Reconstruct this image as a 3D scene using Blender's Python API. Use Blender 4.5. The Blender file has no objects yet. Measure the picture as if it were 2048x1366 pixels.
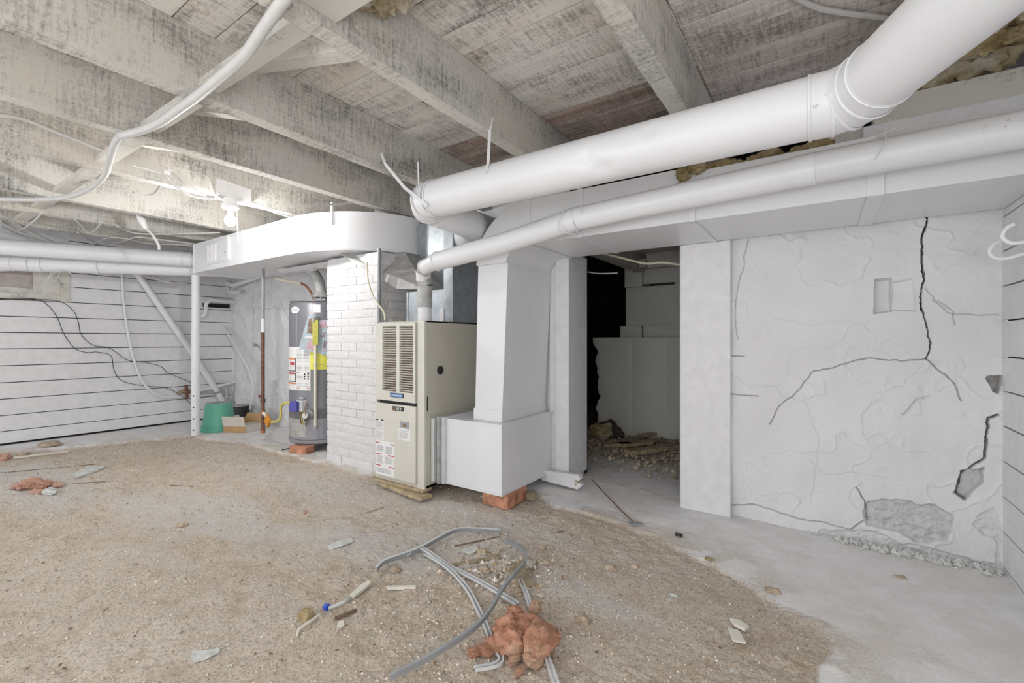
import bpy, bmesh, math, random
import numpy as np
from mathutils import Vector, Matrix
random.seed(7)
S = bpy.context.scene
COL = S.collection
# ------------------------------------------------------------------ camera
CAM = np.array([0.0, 0.0, 1.1]); FPX = 907.0; HY = 680.0
YAW = math.atan(621 / 907)
cd = bpy.data.cameras.new('camera'); cam = bpy.data.objects.new('camera', cd); COL.objects.link(cam)
cam.location = CAM; cam.rotation_euler = (math.radians(90), 0, YAW)
cd.sensor_width = 36; cd.lens = 36 * FPX / 2048; cd.shift_y = -(683 - HY) / 2048; cd.clip_start = 0.02
S.camera = cam
# ------------------------------------------------------------------ world, lights, exposure
w = bpy.data.worlds.new('world'); S.world = w; w.use_nodes = True
w.node_tree.nodes['Background'].inputs[0].default_value = (0.93, 0.96, 1, 1)
w.node_tree.nodes['Background'].inputs[1].default_value = 1.15
S.view_settings.view_transform = 'Standard'; S.view_settings.look = 'None'
S.view_settings.gamma = 1; S.view_settings.use_curve_mapping = False
S.view_settings.exposure = 0.3
BULB = 470.0          # emission strength of the ceiling bulb
def lamp(name, loc, energy, radius, col=(1, .98, .95)):
    l = bpy.data.lights.new(name, 'POINT'); l.energy = energy; l.shadow_soft_size = radius; l.color = col
    o = bpy.data.objects.new(name, l); o.location = loc; COL.objects.link(o); return o
lamp('fill_light', (-1.7, -1.3, 1.15), 36, .35)  # added fill lights behind the camera, not fixtures of the room
lamp('fill_light', (-5.0, -1.2, 1.15), 20, .35)
lamp('fill_light', (0.35, -0.6, 1.1), 40, .35)
X, Y, Z = 0, 1, 2
Fv = np.array([-math.sin(YAW), math.cos(YAW), 0]); Rv = np.array([math.cos(YAW), math.sin(YAW), 0])
def at(px, py, ax, v):
    """point of the real plane axis=v that the photograph shows at px,py"""
    d = Fv + (px - 1024) / FPX * Rv + np.array([0, 0, -(py - HY) / FPX])
    t = (v - CAM[ax]) / d[ax]; p = CAM + t * d
    return Vector((float(p[0]), float(p[1]), float(p[2])))
def atj(px, py):
    p = at(px, py, 2, 2.21)
    return p if p.x > -6.95 else at(px, py, 0, -6.95)
def ats(l, ax, v): return [at(a, b, ax, v) for a, b in l]
# ------------------------------------------------------------------ numpy noise
def _h(i, j, s):
    n = (i * 374761393 + j * 668265263 + s * 982451653) & 0xffffffff
    n = ((n ^ (n >> 13)) * 1274126177) & 0xffffffff
    return ((n ^ (n >> 16)) & 0xffff) / 65535.0
def vn(x, y, s=0):
    x = np.asarray(x, float); y = np.asarray(y, float)
    i = np.floor(x).astype(np.int64); j = np.floor(y).astype(np.int64); u = x - i; v = y - j
    u = u * u * (3 - 2 * u); v = v * v * (3 - 2 * v)
    a = _h(i, j, s); b = _h(i + 1, j, s); c = _h(i, j + 1, s); d = _h(i + 1, j + 1, s)
    return (a * (1 - u) + b * u) * (1 - v) + (c * (1 - u) + d * u) * v
def fbm(x, y, s=0, o=4):
    r = 0; a = .5
    for k in range(o): r = r + a * vn(x * 2 ** k, y * 2 ** k, s + k); a *= .5
    return r
def segdist(x, y, pts):
    m = np.full(np.shape(x), 1e9)
    for (ax, ay), (bx, by) in zip(pts[:-1], pts[1:]):
        dx, dy = bx - ax, by - ay; L = dx * dx + dy * dy + 1e-12
        t = np.clip(((x - ax) * dx + (y - ay) * dy) / L, 0, 1)
        m = np.minimum(m, np.hypot(x - ax - t * dx, y - ay - t * dy))
    return m
def inside(x, y, pts):
    r = np.zeros(np.shape(x), bool)
    for (ax, ay), (bx, by) in zip(pts, pts[1:] + pts[:1]):
        c = ((ay > y) != (by > y)) & (x < (bx - ax) * (y - ay) / ((by - ay) or 1e-9) + ax); r ^= c
    return r
def sdf(x, y, pts):
    d = segdist(x, y, pts + pts[:1]); return np.where(inside(x, y, pts), d, -d)
def sstep(a, b, x):
    t = np.clip((x - a) / (b - a), 0, 1); return t * t * (3 - 2 * t)
# ------------------------------------------------------------------ materials
class N:
    def __init__(s, name):
        s.m = bpy.data.materials.new(name); s.m.use_nodes = True; s.t = s.m.node_tree; s.b = s.t.nodes['Principled BSDF']
    def n(s, ty, **k):
        o = s.t.nodes.new(ty)
        for a, v in k.items():
            if hasattr(o, a) and not a.startswith('i_'): setattr(o, a, v)
        return o
    def l(s, a, b): s.t.links.new(a, b)
    def co(s, sc=(1, 1, 1), rnd=True):
        tc = s.n('ShaderNodeTexCoord'); v = tc.outputs['Object']
        if rnd:
            oi = s.n('ShaderNodeObjectInfo'); mu = s.n('ShaderNodeMath', operation='MULTIPLY'); mu.inputs[1].default_value = 37.0
            s.l(oi.outputs['Random'], mu.inputs[0]); ad = s.n('ShaderNodeVectorMath', operation='ADD')
            s.l(v, ad.inputs[0]); s.l(mu.outputs[0], ad.inputs[1]); v = ad.outputs[0]
        mp = s.n('ShaderNodeMapping'); mp.inputs['Scale'].default_value = sc; s.l(v, mp.inputs[0]); return mp.outputs[0]
    def noise(s, v, sc=5, det=4, ro=.55, dist=0):
        o = s.n('ShaderNodeTexNoise'); o.inputs['Scale'].default_value = sc; o.inputs['Detail'].default_value = det
        o.inputs['Roughness'].default_value = ro; o.inputs['Distortion'].default_value = dist; s.l(v, o.inputs['Vector']); return o.outputs[0]
    def ramp(s, f, stops):
        o = s.n('ShaderNodeValToRGB'); e = o.color_ramp.elements
        while len(e) < len(stops): e.new(.5)
        for q, (p, c) in zip(e, stops):
            q.position = p; q.color = (c, c, c, 1) if isinstance(c, (int, float)) else (*c, 1)
        s.l(f, o.inputs[0]); return o.outputs[0]
    def math(s, op, a, b=0.0, clamp=False):
        o = s.n('ShaderNodeMath', operation=op); o.use_clamp = clamp
        for i, q in enumerate((a, b)):
            if isinstance(q, (int, float)): o.inputs[i].default_value = q
            else: s.l(q, o.inputs[i])
        return o.outputs[0]
    def mix(s, f, a, b, mode='MIX'):
        o = s.n('ShaderNodeMix', data_type='RGBA', blend_type=mode)
        for i, q in ((0, f), (6, a), (7, b)):
            if isinstance(q, (int, float)): o.inputs[i].default_value = q
            elif isinstance(q, tuple): o.inputs[i].default_value = (*q, 1)
            else: s.l(q, o.inputs[i])
        return o.outputs[2]
    def attr(s, name):
        o = s.n('ShaderNodeAttribute'); o.attribute_name = name; return o.outputs['Fac']
    def out(s, col, rough=.6, metal=0, bump=None, bs=.3, bd=.01):
        if isinstance(col, tuple): s.b.inputs['Base Color'].default_value = (*col, 1)
        else: s.l(col, s.b.inputs['Base Color'])
        if isinstance(rough, (int, float)): s.b.inputs['Roughness'].default_value = rough
        else: s.l(rough, s.b.inputs['Roughness'])
        s.b.inputs['Metallic'].default_value = metal
        if bump is not None:
            o = s.n('ShaderNodeBump'); o.inputs['Strength'].default_value = bs; o.inputs['Distance'].default_value = bd
            s.l(bump, o.inputs['Height']); s.l(o.outputs[0], s.b.inputs['Normal'])
        return s.m
def m_plain(name, col, rough=.6, metal=0, var=.08, sc=12, bs=.15):
    n = N(name); v = n.co(); f = n.noise(v, sc, 5)
    c2 = tuple(max(0, q * (1 - var * 2)) for q in col); c1 = tuple(min(1, q * (1 + var)) for q in col)
    return n.out(n.ramp(f, [(.3, c2), (.7, c1)]), rough, metal, f, bs, .004)
def m_wood(name, ax, paint=(.64, .625, .585), dark=(.12, .115, .11), amt=0.0, warm=(.72, .63, .53), warmamt=.35, red=0):
    n = N(name)
    g = (1.2, 26, 26) if ax == X else (26, 1.2, 26)      # along the grain
    sw = (60, 5, 5) if ax == X else (5, 60, 6)     # saw marks across it
    v1 = n.co(g); v2 = n.co(sw); v0 = n.co((1, 1, 1)); vb = n.co((2.2, 7, 7) if ax == X else (7, 2.2, 5))
    a = n.noise(v1, 3.2, 7, .7); b = n.noise(v2, 1.0, 5, .75, .4); fine = n.noise(v0, 60, 3, .7); bl = n.noise(vb, 1.0, 3, .5)
    f = n.math('ADD', n.math('MULTIPLY', a, .24), n.math('MULTIPLY', b, .50))
    f = n.math('ADD', f, n.math('MULTIPLY', fine, .40)); f = n.math('ADD', f, n.math('MULTIPLY', n.math('SUBTRACT', bl, .5), .55))
    f = n.math('ADD', f, amt)
    k = n.ramp(f, [(.53, 0.0), (.63, .30), (.76, .85)])
    wf = n.ramp(n.noise(n.co((1.3, 1.3, 1.3)), 1.7, 3), [(.45, 0.0), (.7, warmamt)])
    base = n.mix(wf, paint, warm)
    if red: base = n.mix(n.ramp(n.noise(v1, .8, 5, .65), [(.35, 0.0), (.62, red)]), base, (.36, .24, .18))
    col = n.mix(k, base, dark)
    # knots: rings of a distorted wave in sparse cells
    vo = n.n('ShaderNodeTexVoronoi'); vo.inputs['Scale'].default_value = 1.0
    n.l(n.co((.9, 4.5, 1) if ax == X else (4.5, .9, 4.5)), vo.inputs['Vector'])
    kn = n.ramp(vo.outputs['Distance'], [(.05, 1.0), (.085, 0.0)])
    col = n.mix(n.math('MULTIPLY', kn, .5), col, (.22, .17, .12))
    return n.out(col, .85, 0, n.math('SUBTRACT', n.math('MULTIPLY', b, .6), k), .45, .004)
def m_rough(name, col, crackcol=(.22, .19, .16), bs=.5, sc=9):
    n = N(name); v = n.co((1, 1, 1), False); a = n.noise(v, sc, 7, .6); b = n.noise(v, 55, 4, .65); c = n.noise(v, 2.2, 3)
    base = n.mix(n.ramp(c, [(.3, 0.0), (.75, 1.0)]), col, tuple(q * f for q, f in zip(col, (.90, .90, .885))))
    sp = n.ramp(n.noise(v, 38, 3, .8), [(.69, 0.0), (.75, .7)])
    base = n.mix(sp, base, tuple(q * .55 for q in col))
    base = n.mix(n.attr('dirt'), base, crackcol)  # mask colours cracks darker, for their shade as well as dirt
    h = n.math('ADD', n.math('MULTIPLY', a, .8), n.math('MULTIPLY', b, .25))
    return n.out(base, .8, 0, h, bs, .02)
WHITE = (.79, .79, .81)
M = {}
M['paint'] = m_plain('white_paint', WHITE, .5, 0, .03, 6, .1)
M['board'] = m_plain('white_painted_board', (.77, .77, .79), .55, 0, .035, 14, .25)
M['duct'] = m_plain('white_painted_duct', (.79, .80, .825), .36, 0, .02, 3, .06)
M['cable'] = m_plain('white_cable', (.64, .64, .63), .5, 0, .03, 20, .1)
M['joist'] = m_wood('whitewashed_joist', Y)
M['strut'] = m_wood('whitewashed_strut', X, amt=-.06)
M['plank'] = m_wood('whitewashed_plank', X, paint=(.80, .77, .73), amt=.02, warmamt=.6)
M['plank_red'] = m_wood('bare_red_plank', X, paint=(.64, .55, .51), dark=(.18, .15, .14), amt=.05, warmamt=.3, red=.85)
M['plank_grey'] = m_wood('grey_plank', X, paint=(.86, .80, .77), dark=(.22, .19, .18), amt=.03, warmamt=.3, red=.22)
M['plaster'] = m_rough('white_plaster', (.78, .78, .80), (.26, .245, .225))
M['stone'] = m_rough('whitewashed_stone', (.80, .80, .76), bs=.7)
M['brickp'] = m_plain('painted_brick', (.72, .715, .73), .8, 0, .04, 25, .7)
M['mortar'] = m_plain('painted_mortar', (.70, .695, .70), .9, 0, .06, 40, .8)
M['red'] = m_plain('red_brick', (.56, .27, .17), .9, 0, .25, 18, .6)
M['galv'] = m_plain('galvanised_steel', (.40, .43, .46), .42, .75, .12, 14, .05)
M['galvdull'] = m_plain('dull_galvanised_steel', (.47, .47, .46), .6, .3, .13, 16, .3)
M['heater'] = m_plain('grey_enamel', (.20, .20, .22), .38, .15, .03, 5, .05)
M['heaterl'] = m_plain('light_grey_enamel', (.33, .33, .365), .4, .15, .03, 5, .05)
M['beige'] = m_plain('beige_enamel', (.56, .535, .455), .42, .05, .03, 4, .05)
M['beigeL'] = m_plain('light_beige_enamel', (.68, .665, .60), .42, .05, .03, 4, .05)
M['black'] = m_plain('black_plastic', (.025, .025, .03), .5)
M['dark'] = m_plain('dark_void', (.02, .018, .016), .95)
M['white'] = m_plain('white_sticker', (.82, .82, .82), .5, 0, .01)
M['yellow'] = m_plain('yellow_paper', (.80, .78, .12), .6, 0, .03)
M['yellowtag'] = m_plain('yellow_tag', (.62, .60, .13), .6, 0, .12, 60)
M['grey'] = m_plain('grey_ink', (.38, .39, .42), .6)
M['redink'] = m_plain('red_ink', (.55, .07, .07), .6)
M['orangeink'] = m_plain('orange_ink', (.75, .28, .08), .6)
M['blueink'] = m_plain('blue_badge', (.10, .27, .62), .4)
M['bluev'] = m_plain('blue_plastic', (.09, .09, .42), .4)
M['blue'] = m_plain('bright_blue_plastic', (.03, .09, .55), .4)
M['green'] = m_plain('green_plastic', (.12, .42, .30), .5, 0, .05, 5)
M['card'] = m_plain('cardboard', (.47, .30, .15), .85, 0, .06)
M['cardl'] = m_plain('pale_cardboard', (.60, .55, .50), .85, 0, .04)
M['rust'] = m_plain('rusty_pipe', (.23, .12, .09), .7, .3, .3, 30, .4)
M['copper'] = m_plain('copper', (.45, .20, .12), .45, .6, .2)
M['yhose'] = m_plain('yellow_hose', (.72, .62, .16), .45)
M['orange'] = m_plain('orange_plastic', (.72, .30, .03), .6, 0, .1)
M['cream'] = m_plain('cream_plastic', (.78, .74, .60), .45, 0, .03)
def m_fluff(name, a, b, c):
    n = N(name); v = n.co((1, 1, 1), False); x = n.noise(v, 14, 5, .6, .6); y = n.noise(v, 6, 3); z = n.noise(v, 130, 4, .8)
    col = n.mix(n.ramp(x, [(.38, 0.0), (.58, 1.0)]), b, a); col = n.mix(n.ramp(y, [(.5, 0.0), (.68, .85)]), col, c)
    col = n.mix(n.ramp(z, [(.52, 0.0), (.7, .5)]), col, tuple(q * .55 for q in a))
    return n.out(col, 1.0, 0, n.math('ADD', z, x), 1.0, .008)
M['fluffy'] = m_fluff('yellow_insulation', (.64, .52, .30), (.36, .26, .12), (.74, .70, .60))
M['fluffw'] = m_fluff('pale_insulation', (.72, .64, .50), (.50, .38, .22), (.78, .75, .70))
M['fluffo'] = m_fluff('orange_insulation', (.74, .38, .26), (.46, .24, .15), (.62, .48, .34))
M['fluffp'] = m_fluff('pink_insulation', (.74, .45, .36), (.55, .30, .20), (.76, .60, .50))
M['rawwood'] = m_plain('raw_wood', (.46, .36, .23), .8, 0, .2, 20, .4)
M['clod'] = m_plain('dirt_clod', (.52, .42, .32), .95, 0, .2, 30, .8)
M['darkdirt'] = m_plain('dark_dirt', (.09, .07, .05), .95, 0, .3, 20, .8)
M['oldwood'] = m_plain('dusty_wood', (.36, .29, .20), .85, 0, .2, 25, .4)
M['brownw'] = m_plain('brown_wood', (.20, .13, .09), .85, 0, .2, 25, .4)
M['trim'] = m_plain('white_metal_trim', (.66, .68, .70), .4, 0, .05)
M['trimg'] = m_plain('grey_metal_trim', (.34, .36, .38), .4, .2, .05)
M['chip'] = m_plain('paint_chip', (.62, .64, .62), .8, 0, .15, 30)
M['bone'] = m_plain('offwhite_plastic', (.74, .72, .64), .6, 0, .05)
M['glassd'] = m_plain('painted_over_glass', (.42, .36, .35), .35, 0, .12, 5)
M['steel'] = m_plain('brushed_steel', (.5, .5, .5), .35, .8, .05)
M['print1'] = m_plain('coloured_print', (.50, .42, .52), .5, 0, .4, 35)
M['pinkp'] = m_plain('pink_print', (.66, .45, .52), .5, 0, .12, 40)
M['bluep'] = m_plain('pale_blue_print', (.50, .60, .66), .5, 0, .12, 40)
M['brownp'] = m_plain('brown_print', (.32, .22, .15), .5, 0, .3, 25)
def m_bulb():
    n = N('lit_bulb'); n.b.inputs['Base Color'].default_value = (1, 1, 1, 1)
    n.b.inputs['Emission Color'].default_value = (1, .985, .96, 1); n.b.inputs['Emission Strength'].default_value = BULB; return n.m
M['bulb'] = m_bulb()
def m_rustpaint():
    n = N('white_pipe_with_rust'); v = n.co((1, 1, 1), False)
    a = n.ramp(n.noise(v, 70, 4, .7), [(.60, 0.0), (.64, 1.0)]); b = n.ramp(n.noise(v, 5, 3), [(.48, 0.0), (.62, 1.0)])
    k = n.math('MULTIPLY', n.math('MULTIPLY', a, b), n.attr('dirt'))
    c = n.mix(n.math('MULTIPLY', n.attr('dirt'), .25), (.72, .73, .75), (.40, .42, .45))
    return n.out(n.mix(k, c, (.45, .17, .06)), .4)
M['rustpaint'] = m_rustpaint()
def m_floor():
    n = N('dirt_and_concrete'); v = n.co((1, 1, 1), False)
    big = n.noise(v, 1.3, 5, .6); mid = n.noise(v, 9, 6, .65); fine = n.noise(v, 85, 5, .75); gr = n.noise(v, 260, 2, .7)
    d = n.mix(n.ramp(big, [(.35, 0.0), (.65, 1.0)]), (.74, .62, .49), (.84, .74, .63))
    d = n.mix(n.ramp(mid, [(.42, 0.0), (.7, .75)]), d, (.82, .75, .68))
    d = n.mix(n.ramp(mid, [(.30, .75), (.46, 0.0)]), d, (.58, .47, .36))
    d = n.mix(n.ramp(fine, [(.36, .85), (.52, 0.0)]), d, (.42, .33, .24))
    d = n.mix(n.ramp(fine, [(.60, 0.0), (.72, .6)]), d, (.80, .77, .72))
    d = n.mix(n.ramp(gr, [(.60, 0.0), (.70, .5)]), d, (.22, .18, .14))
    d = n.mix(n.math('MULTIPLY', n.attr('pale'), .65), d, (.76, .74, .73))
    s = n.mix(n.ramp(mid, [(.35, 0.0), (.7, 1.0)]), (.71, .70, .695), (.82, .82, .83))
    s = n.mix(n.ramp(n.noise(v, 2.6, 4, .6), [(.52, 0.0), (.72, .5)]), s, (.66, .60, .54))
    s = n.mix(n.ramp(fine, [(.30, .55), (.42, 0.0)]), s, (.36, .34, .32))
    col = n.mix(n.attr('slab'), d, s)
    col = n.mix(n.math('MULTIPLY', n.attr('dirt'), 1.0), col, (.10, .08, .06))
    h = n.math('ADD', n.math('MULTIPLY', fine, .6), n.math('MULTIPLY', mid, .8))
    h = n.math('MULTIPLY', h, n.math('SUBTRACT', 1.15, n.attr('slab')))
    return n.out(col, .92, 0, h, 1.0, .02)
M['floor'] = m_floor()
def m_peb():
    n = N('pebble_mix'); a = n.n('ShaderNodeAttribute'); a.attribute_name = 'tone'
    return n.out(n.ramp(a.outputs['Fac'], [(0, (.26, .20, .15)), (.35, (.60, .50, .39)), (.8, (.74, .66, .57)), (1, (.86, .84, .80))]), .9)
M['peb'] = m_peb()
# ------------------------------------------------------------------ mesh builder
WL = {}
class MB:
    def __init__(s): s.v = []; s.f = []
    def fuzz(s, n, L, wd=.0012, seed=1):
        rg_ = random.Random(seed); nv = len(s.v)
        for _ in range(n):
            p = Vector(s.v[rg_.randrange(nv)]); d_ = Vector((rg_.gauss(0, 1), rg_.gauss(0, 1), rg_.gauss(.2, 1))).normalized(); sd = d_.orthogonal().normalized() * wd / 2; l_ = L * rg_.uniform(.3, 1)
            b_ = p + d_ * l_ * .5 + Vector((rg_.uniform(-1, 1), rg_.uniform(-1, 1), rg_.uniform(-1, 1))) * l_ * .25; k = len(s.v)
            s.v += [tuple(p - sd), tuple(p + sd), tuple(b_ + sd), tuple(b_ - sd), tuple(p + d_ * l_)]; s.f += [(k, k + 1, k + 2, k + 3), (k + 3, k + 2, k + 4)]
        return s
    def poly(s, pts): 
        k = len(s.v); s.v += [tuple(p) for p in pts]; s.f.append(tuple(range(k, k + len(pts)))); return s
    def obox(s, c, ex, ey, ez):
        c, ex, ey, ez = map(Vector, (c, ex, ey, ez)); k = len(s.v)
        for a in (-1, 1):
            for b in (-1, 1):
                for d in (-1, 1): s.v.append(tuple(c + ex * a + ey * b + ez * d))
        s.f += [tuple(k + i for i in q) for q in ((0, 1, 3, 2), (4, 6, 7, 5), (0, 4, 5, 1), (2, 3, 7, 6), (0, 2, 6, 4), (1, 5, 7, 3))]; return s
    def box(s, x0, y0, z0, x1, y1, z1):
        return s.obox(((x0 + x1) / 2, (y0 + y1) / 2, (z0 + z1) / 2), ((x1 - x0) / 2, 0, 0), (0, (y1 - y0) / 2, 0), (0, 0, (z1 - z0) / 2))
    def bar(s, p, q, wd, th, up=(0, 0, 1)):
        p, q, up = Vector(p), Vector(q), Vector(up); d = (q - p); L = d.length; d.normalize()
        sd = d.cross(up).normalized(); u = sd.cross(d).normalized()
        return s.obox((p + q) / 2, d * L / 2, sd * wd / 2, u * th / 2)
    def prism(s, poly, ax, a, b):
        def P(u, v, t): return {X: (t, u, v), Y: (u, t, v), Z: (u, v, t)}[ax]
        k = len(s.v); n = len(poly)
        s.v += [P(u, v, a) for u, v in poly] + [P(u, v, b) for u, v in poly]
        s.f.append(tuple(range(k, k + n))); s.f.append(tuple(range(k + 2 * n - 1, k + n - 1, -1)))
        for i in range(n): j = (i + 1) % n; s.f.append((k + i, k + j, k + n + j, k + n + i))
        return s
    def tube(s, pts, r, n=12, caps=True, flat=None):
        pts = [Vector(p) for p in pts]; m = len(pts); rr = r if isinstance(r, (list, tuple)) else [r] * m
        tang = [((pts[min(i + 1, m - 1)] - pts[max(i - 1, 0)]) or Vector((0, 0, 1))).normalized() for i in range(m)]
        u = tang[0].orthogonal().normalized(); k = len(s.v)
        if flat is not None: u = (Vector(flat) - tang[0] * Vector(flat).dot(tang[0])).normalized()
        for i in range(m):
            u = (u - tang[i] * u.dot(tang[i])).normalized(); w_ = tang[i].cross(u)
            for j in range(n):
                a = 2 * math.pi * j / n; s.v.append(tuple(pts[i] + (u * math.cos(a) + w_ * math.sin(a)) * rr[i]))
        for i in range(m - 1):
            for j in range(n):
                j2 = (j + 1) % n; s.f.append((k + i * n + j, k + i * n + j2, k + (i + 1) * n + j2, k + (i + 1) * n + j))
        if caps: s.f.append(tuple(range(k + n - 1, k - 1, -1))); s.f.append(tuple(range(k + (m - 1) * n, k + m * n)))
        return s
    def strip(s, pts, wd, th, up=(0, 0, 1)):
        """ribbon of rectangular section along pts"""
        pts = [Vector(p) for p in pts]; m = len(pts); k = len(s.v)
        for i in range(m):
            t = (pts[min(i + 1, m - 1)] - pts[max(i - 1, 0)]).normalized(); sd = t.cross(Vector(up)).normalized(); u = sd.cross(t)
            for a, b in ((-1, -1), (1, -1), (1, 1), (-1, 1)): s.v.append(tuple(pts[i] + sd * a * wd / 2 + u * b * th / 2))
        for i in range(m - 1):
            for j in range(4): j2 = (j + 1) % 4; s.f.append((k + i * 4 + j, k + i * 4 + j2, k + i * 4 + 4 + j2, k + i * 4 + 4 + j))
        s.f.append((k, k + 3, k + 2, k + 1)); s.f.append(tuple(range(k + (m - 1) * 4, k + m * 4))); return s
    def lathe(s, c, prof, n=24, ax=Z):
        k = len(s.v); c = Vector(c)
        for r, h in prof:
            for j in range(n):
                a = 2 * math.pi * j / n; p, q = r * math.cos(a), r * math.sin(a)
                s.v.append(tuple(c + Vector({Z: (p, q, h), Y: (p, h, q), X: (h, p, q)}[ax])))
        for i in range(len(prof) - 1):
            for j in range(n): j2 = (j + 1) % n; s.f.append((k + i * n + j, k + i * n + j2, k + (i + 1) * n + j2, k + (i + 1) * n + j))
        s.f.append(tuple(range(k + n - 1, k - 1, -1))); s.f.append(tuple(range(k + (len(prof) - 1) * n, k + len(prof) * n))); return s
    def blob(s, c, sz, seed=0, amp=.35, sub=3, fr=2.0):
        bm = bmesh.new(); bmesh.ops.create_icosphere(bm, subdivisions=sub, radius=1)
        k = len(s.v); co = np.array([v.co for v in bm.verts])
        nn = fbm(co[:, 0] * fr + seed, co[:, 1] * fr + co[:, 2] * fr * 1.3, seed, 4) + .5 * fbm(co[:, 2] * fr * 2 + 9, co[:, 0] * fr * 2 - co[:, 1] * fr, seed + 3, 3)
        sc = 1 + amp * 2 * (nn - .72) + amp * .35 * (fbm(co[:, 0] * 9 + seed, co[:, 1] * 9 - co[:, 2] * 8, seed + 7, 3) - .45)
        for q, f in zip(co, sc): s.v.append((c[0] + q[0] * sz[0] * f, c[1] + q[1] * sz[1] * f, c[2] + q[2] * sz[2] * f))
        s.f += [tuple(k + v.index for v in f.verts) for f in bm.faces]; bm.free(); return s
    def build(s, name, mat, parent=None, smooth=False, bevel=0, label=None, cat=None, group=None, kind=None, attrs=None, recalc=True):
        v = np.array(s.v); lo, hi = v.min(0), v.max(0); o = np.array([(lo[0] + hi[0]) / 2, (lo[1] + hi[1]) / 2, lo[2]])
        me = bpy.data.meshes.new(name); me.from_pydata([tuple(q) for q in (v - o)], [], s.f)
        if recalc:
            bm = bmesh.new(); bm.from_mesh(me); bmesh.ops.recalc_face_normals(bm, faces=bm.faces); bm.to_mesh(me); bm.free()
        if smooth:
            me.polygons.foreach_set('use_smooth', [True] * len(me.polygons)); me.set_sharp_from_angle(angle=math.radians(38))
        me.materials.append(M[mat] if isinstance(mat, str) else mat)
        if attrs:
            for an, av in attrs.items():
                a = me.attributes.new(an, 'FLOAT', 'POINT'); a.data.foreach_set('value', np.asarray(av, np.float32).ravel())
        ob = bpy.data.objects.new(name, me); COL.objects.link(ob); place(ob, o, parent); tag(ob, label, cat, group, kind)
        if bevel:
            b = ob.modifiers.new('bevel', 'BEVEL'); b.width = bevel; b.segments = 2; b.limit_method = 'ANGLE'
        return ob
def place(ob, o, parent):
    WL[ob.name] = np.array(o, float)
    if parent is not None: ob.parent = parent; ob.location = np.array(o) - WL[parent.name]
    else: ob.location = o
def tag(o, label=None, cat=None, group=None, kind=None):
    for k, v in (('label', label), ('category', cat), ('group', group), ('kind', kind)):
        if v: o[k] = v
    return o
def thing(name, label, cat, loc, group=None, kind=None):
    o = bpy.data.objects.new(name, None); COL.objects.link(o); o.empty_display_size = .1; place(o, loc, None)
    return tag(o, label, cat, group, kind)
def dup(ob, delta, parent):
    c = ob.copy(); COL.objects.link(c); base = WL[ob.name] + np.array(delta); place(c, base, parent); return c
def text(body, size, origin, xdir, ydir, mat, parent, name='lettering', shear=0):
    c = bpy.data.curves.new(name, 'FONT'); c.body = body; c.size = size; c.extrude = .0006; c.shear = shear; c.resolution_u = 3
    c.materials.append(M[mat]); o = bpy.data.objects.new(name, c); COL.objects.link(o)
    place(o, np.array(origin), parent); xd, yd = Vector(xdir).normalized(), Vector(ydir).normalized()
    o.rotation_euler = Matrix((xd, yd, xd.cross(yd))).transposed().to_euler()
    bpy.context.view_layer.update(); me = bpy.data.meshes.new_from_object(o.evaluated_get(bpy.context.evaluated_depsgraph_get()))
    q = bpy.data.objects.new(name + '_print', me); COL.objects.link(q); q.parent = o.parent; q.location = o.location; q.rotation_euler = o.rotation_euler
    bpy.data.objects.remove(o); q.name = name; return q
def grid(nx, ny, fn):
    """fn(u,v) on index arrays -> (n,3) points"""
    i, j = np.meshgrid(np.arange(nx), np.arange(ny), indexing='ij')
    p = fn(i.ravel(), j.ravel()); a = (i[:-1, :-1] * ny + j[:-1, :-1]).ravel()
    f = np.stack([a, a + ny, a + ny + 1, a + 1], 1)
    m = MB(); m.v = p.tolist(); m.f = f.tolist(); return m
def smoothpath(pts, k=6):
    pts = [Vector(p) for p in pts]; out = []
    for i in range(len(pts) - 1):
        p0, p1, p2, p3 = pts[max(i - 1, 0)], pts[i], pts[i + 1], pts[min(i + 2, len(pts) - 1)]
        for t in range(k):
            t /= k; out.append(.5 * ((2 * p1) + (p2 - p0) * t + (2 * p0 - 5 * p1 + 4 * p2 - p3) * t * t + (3 * p1 - p0 - 3 * p2 + p3) * t ** 3))
    return out + [pts[-1]]
def cable(pts, r, mat='cable', name='cable', label=None, cat='cable', group=None, parent=None, n=8, k=6):
    return MB().tube(smoothpath(pts, k), r, n).build(name, mat, parent, True, 0, label, None if parent is not None else cat, group)
YW = 3.12      # back wall
XR = .71       # right board wall
XL = -7.03     # left board wall
ZJ = 2.22      # joist undersides
ZC = 2.51      # ceiling planks
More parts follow.
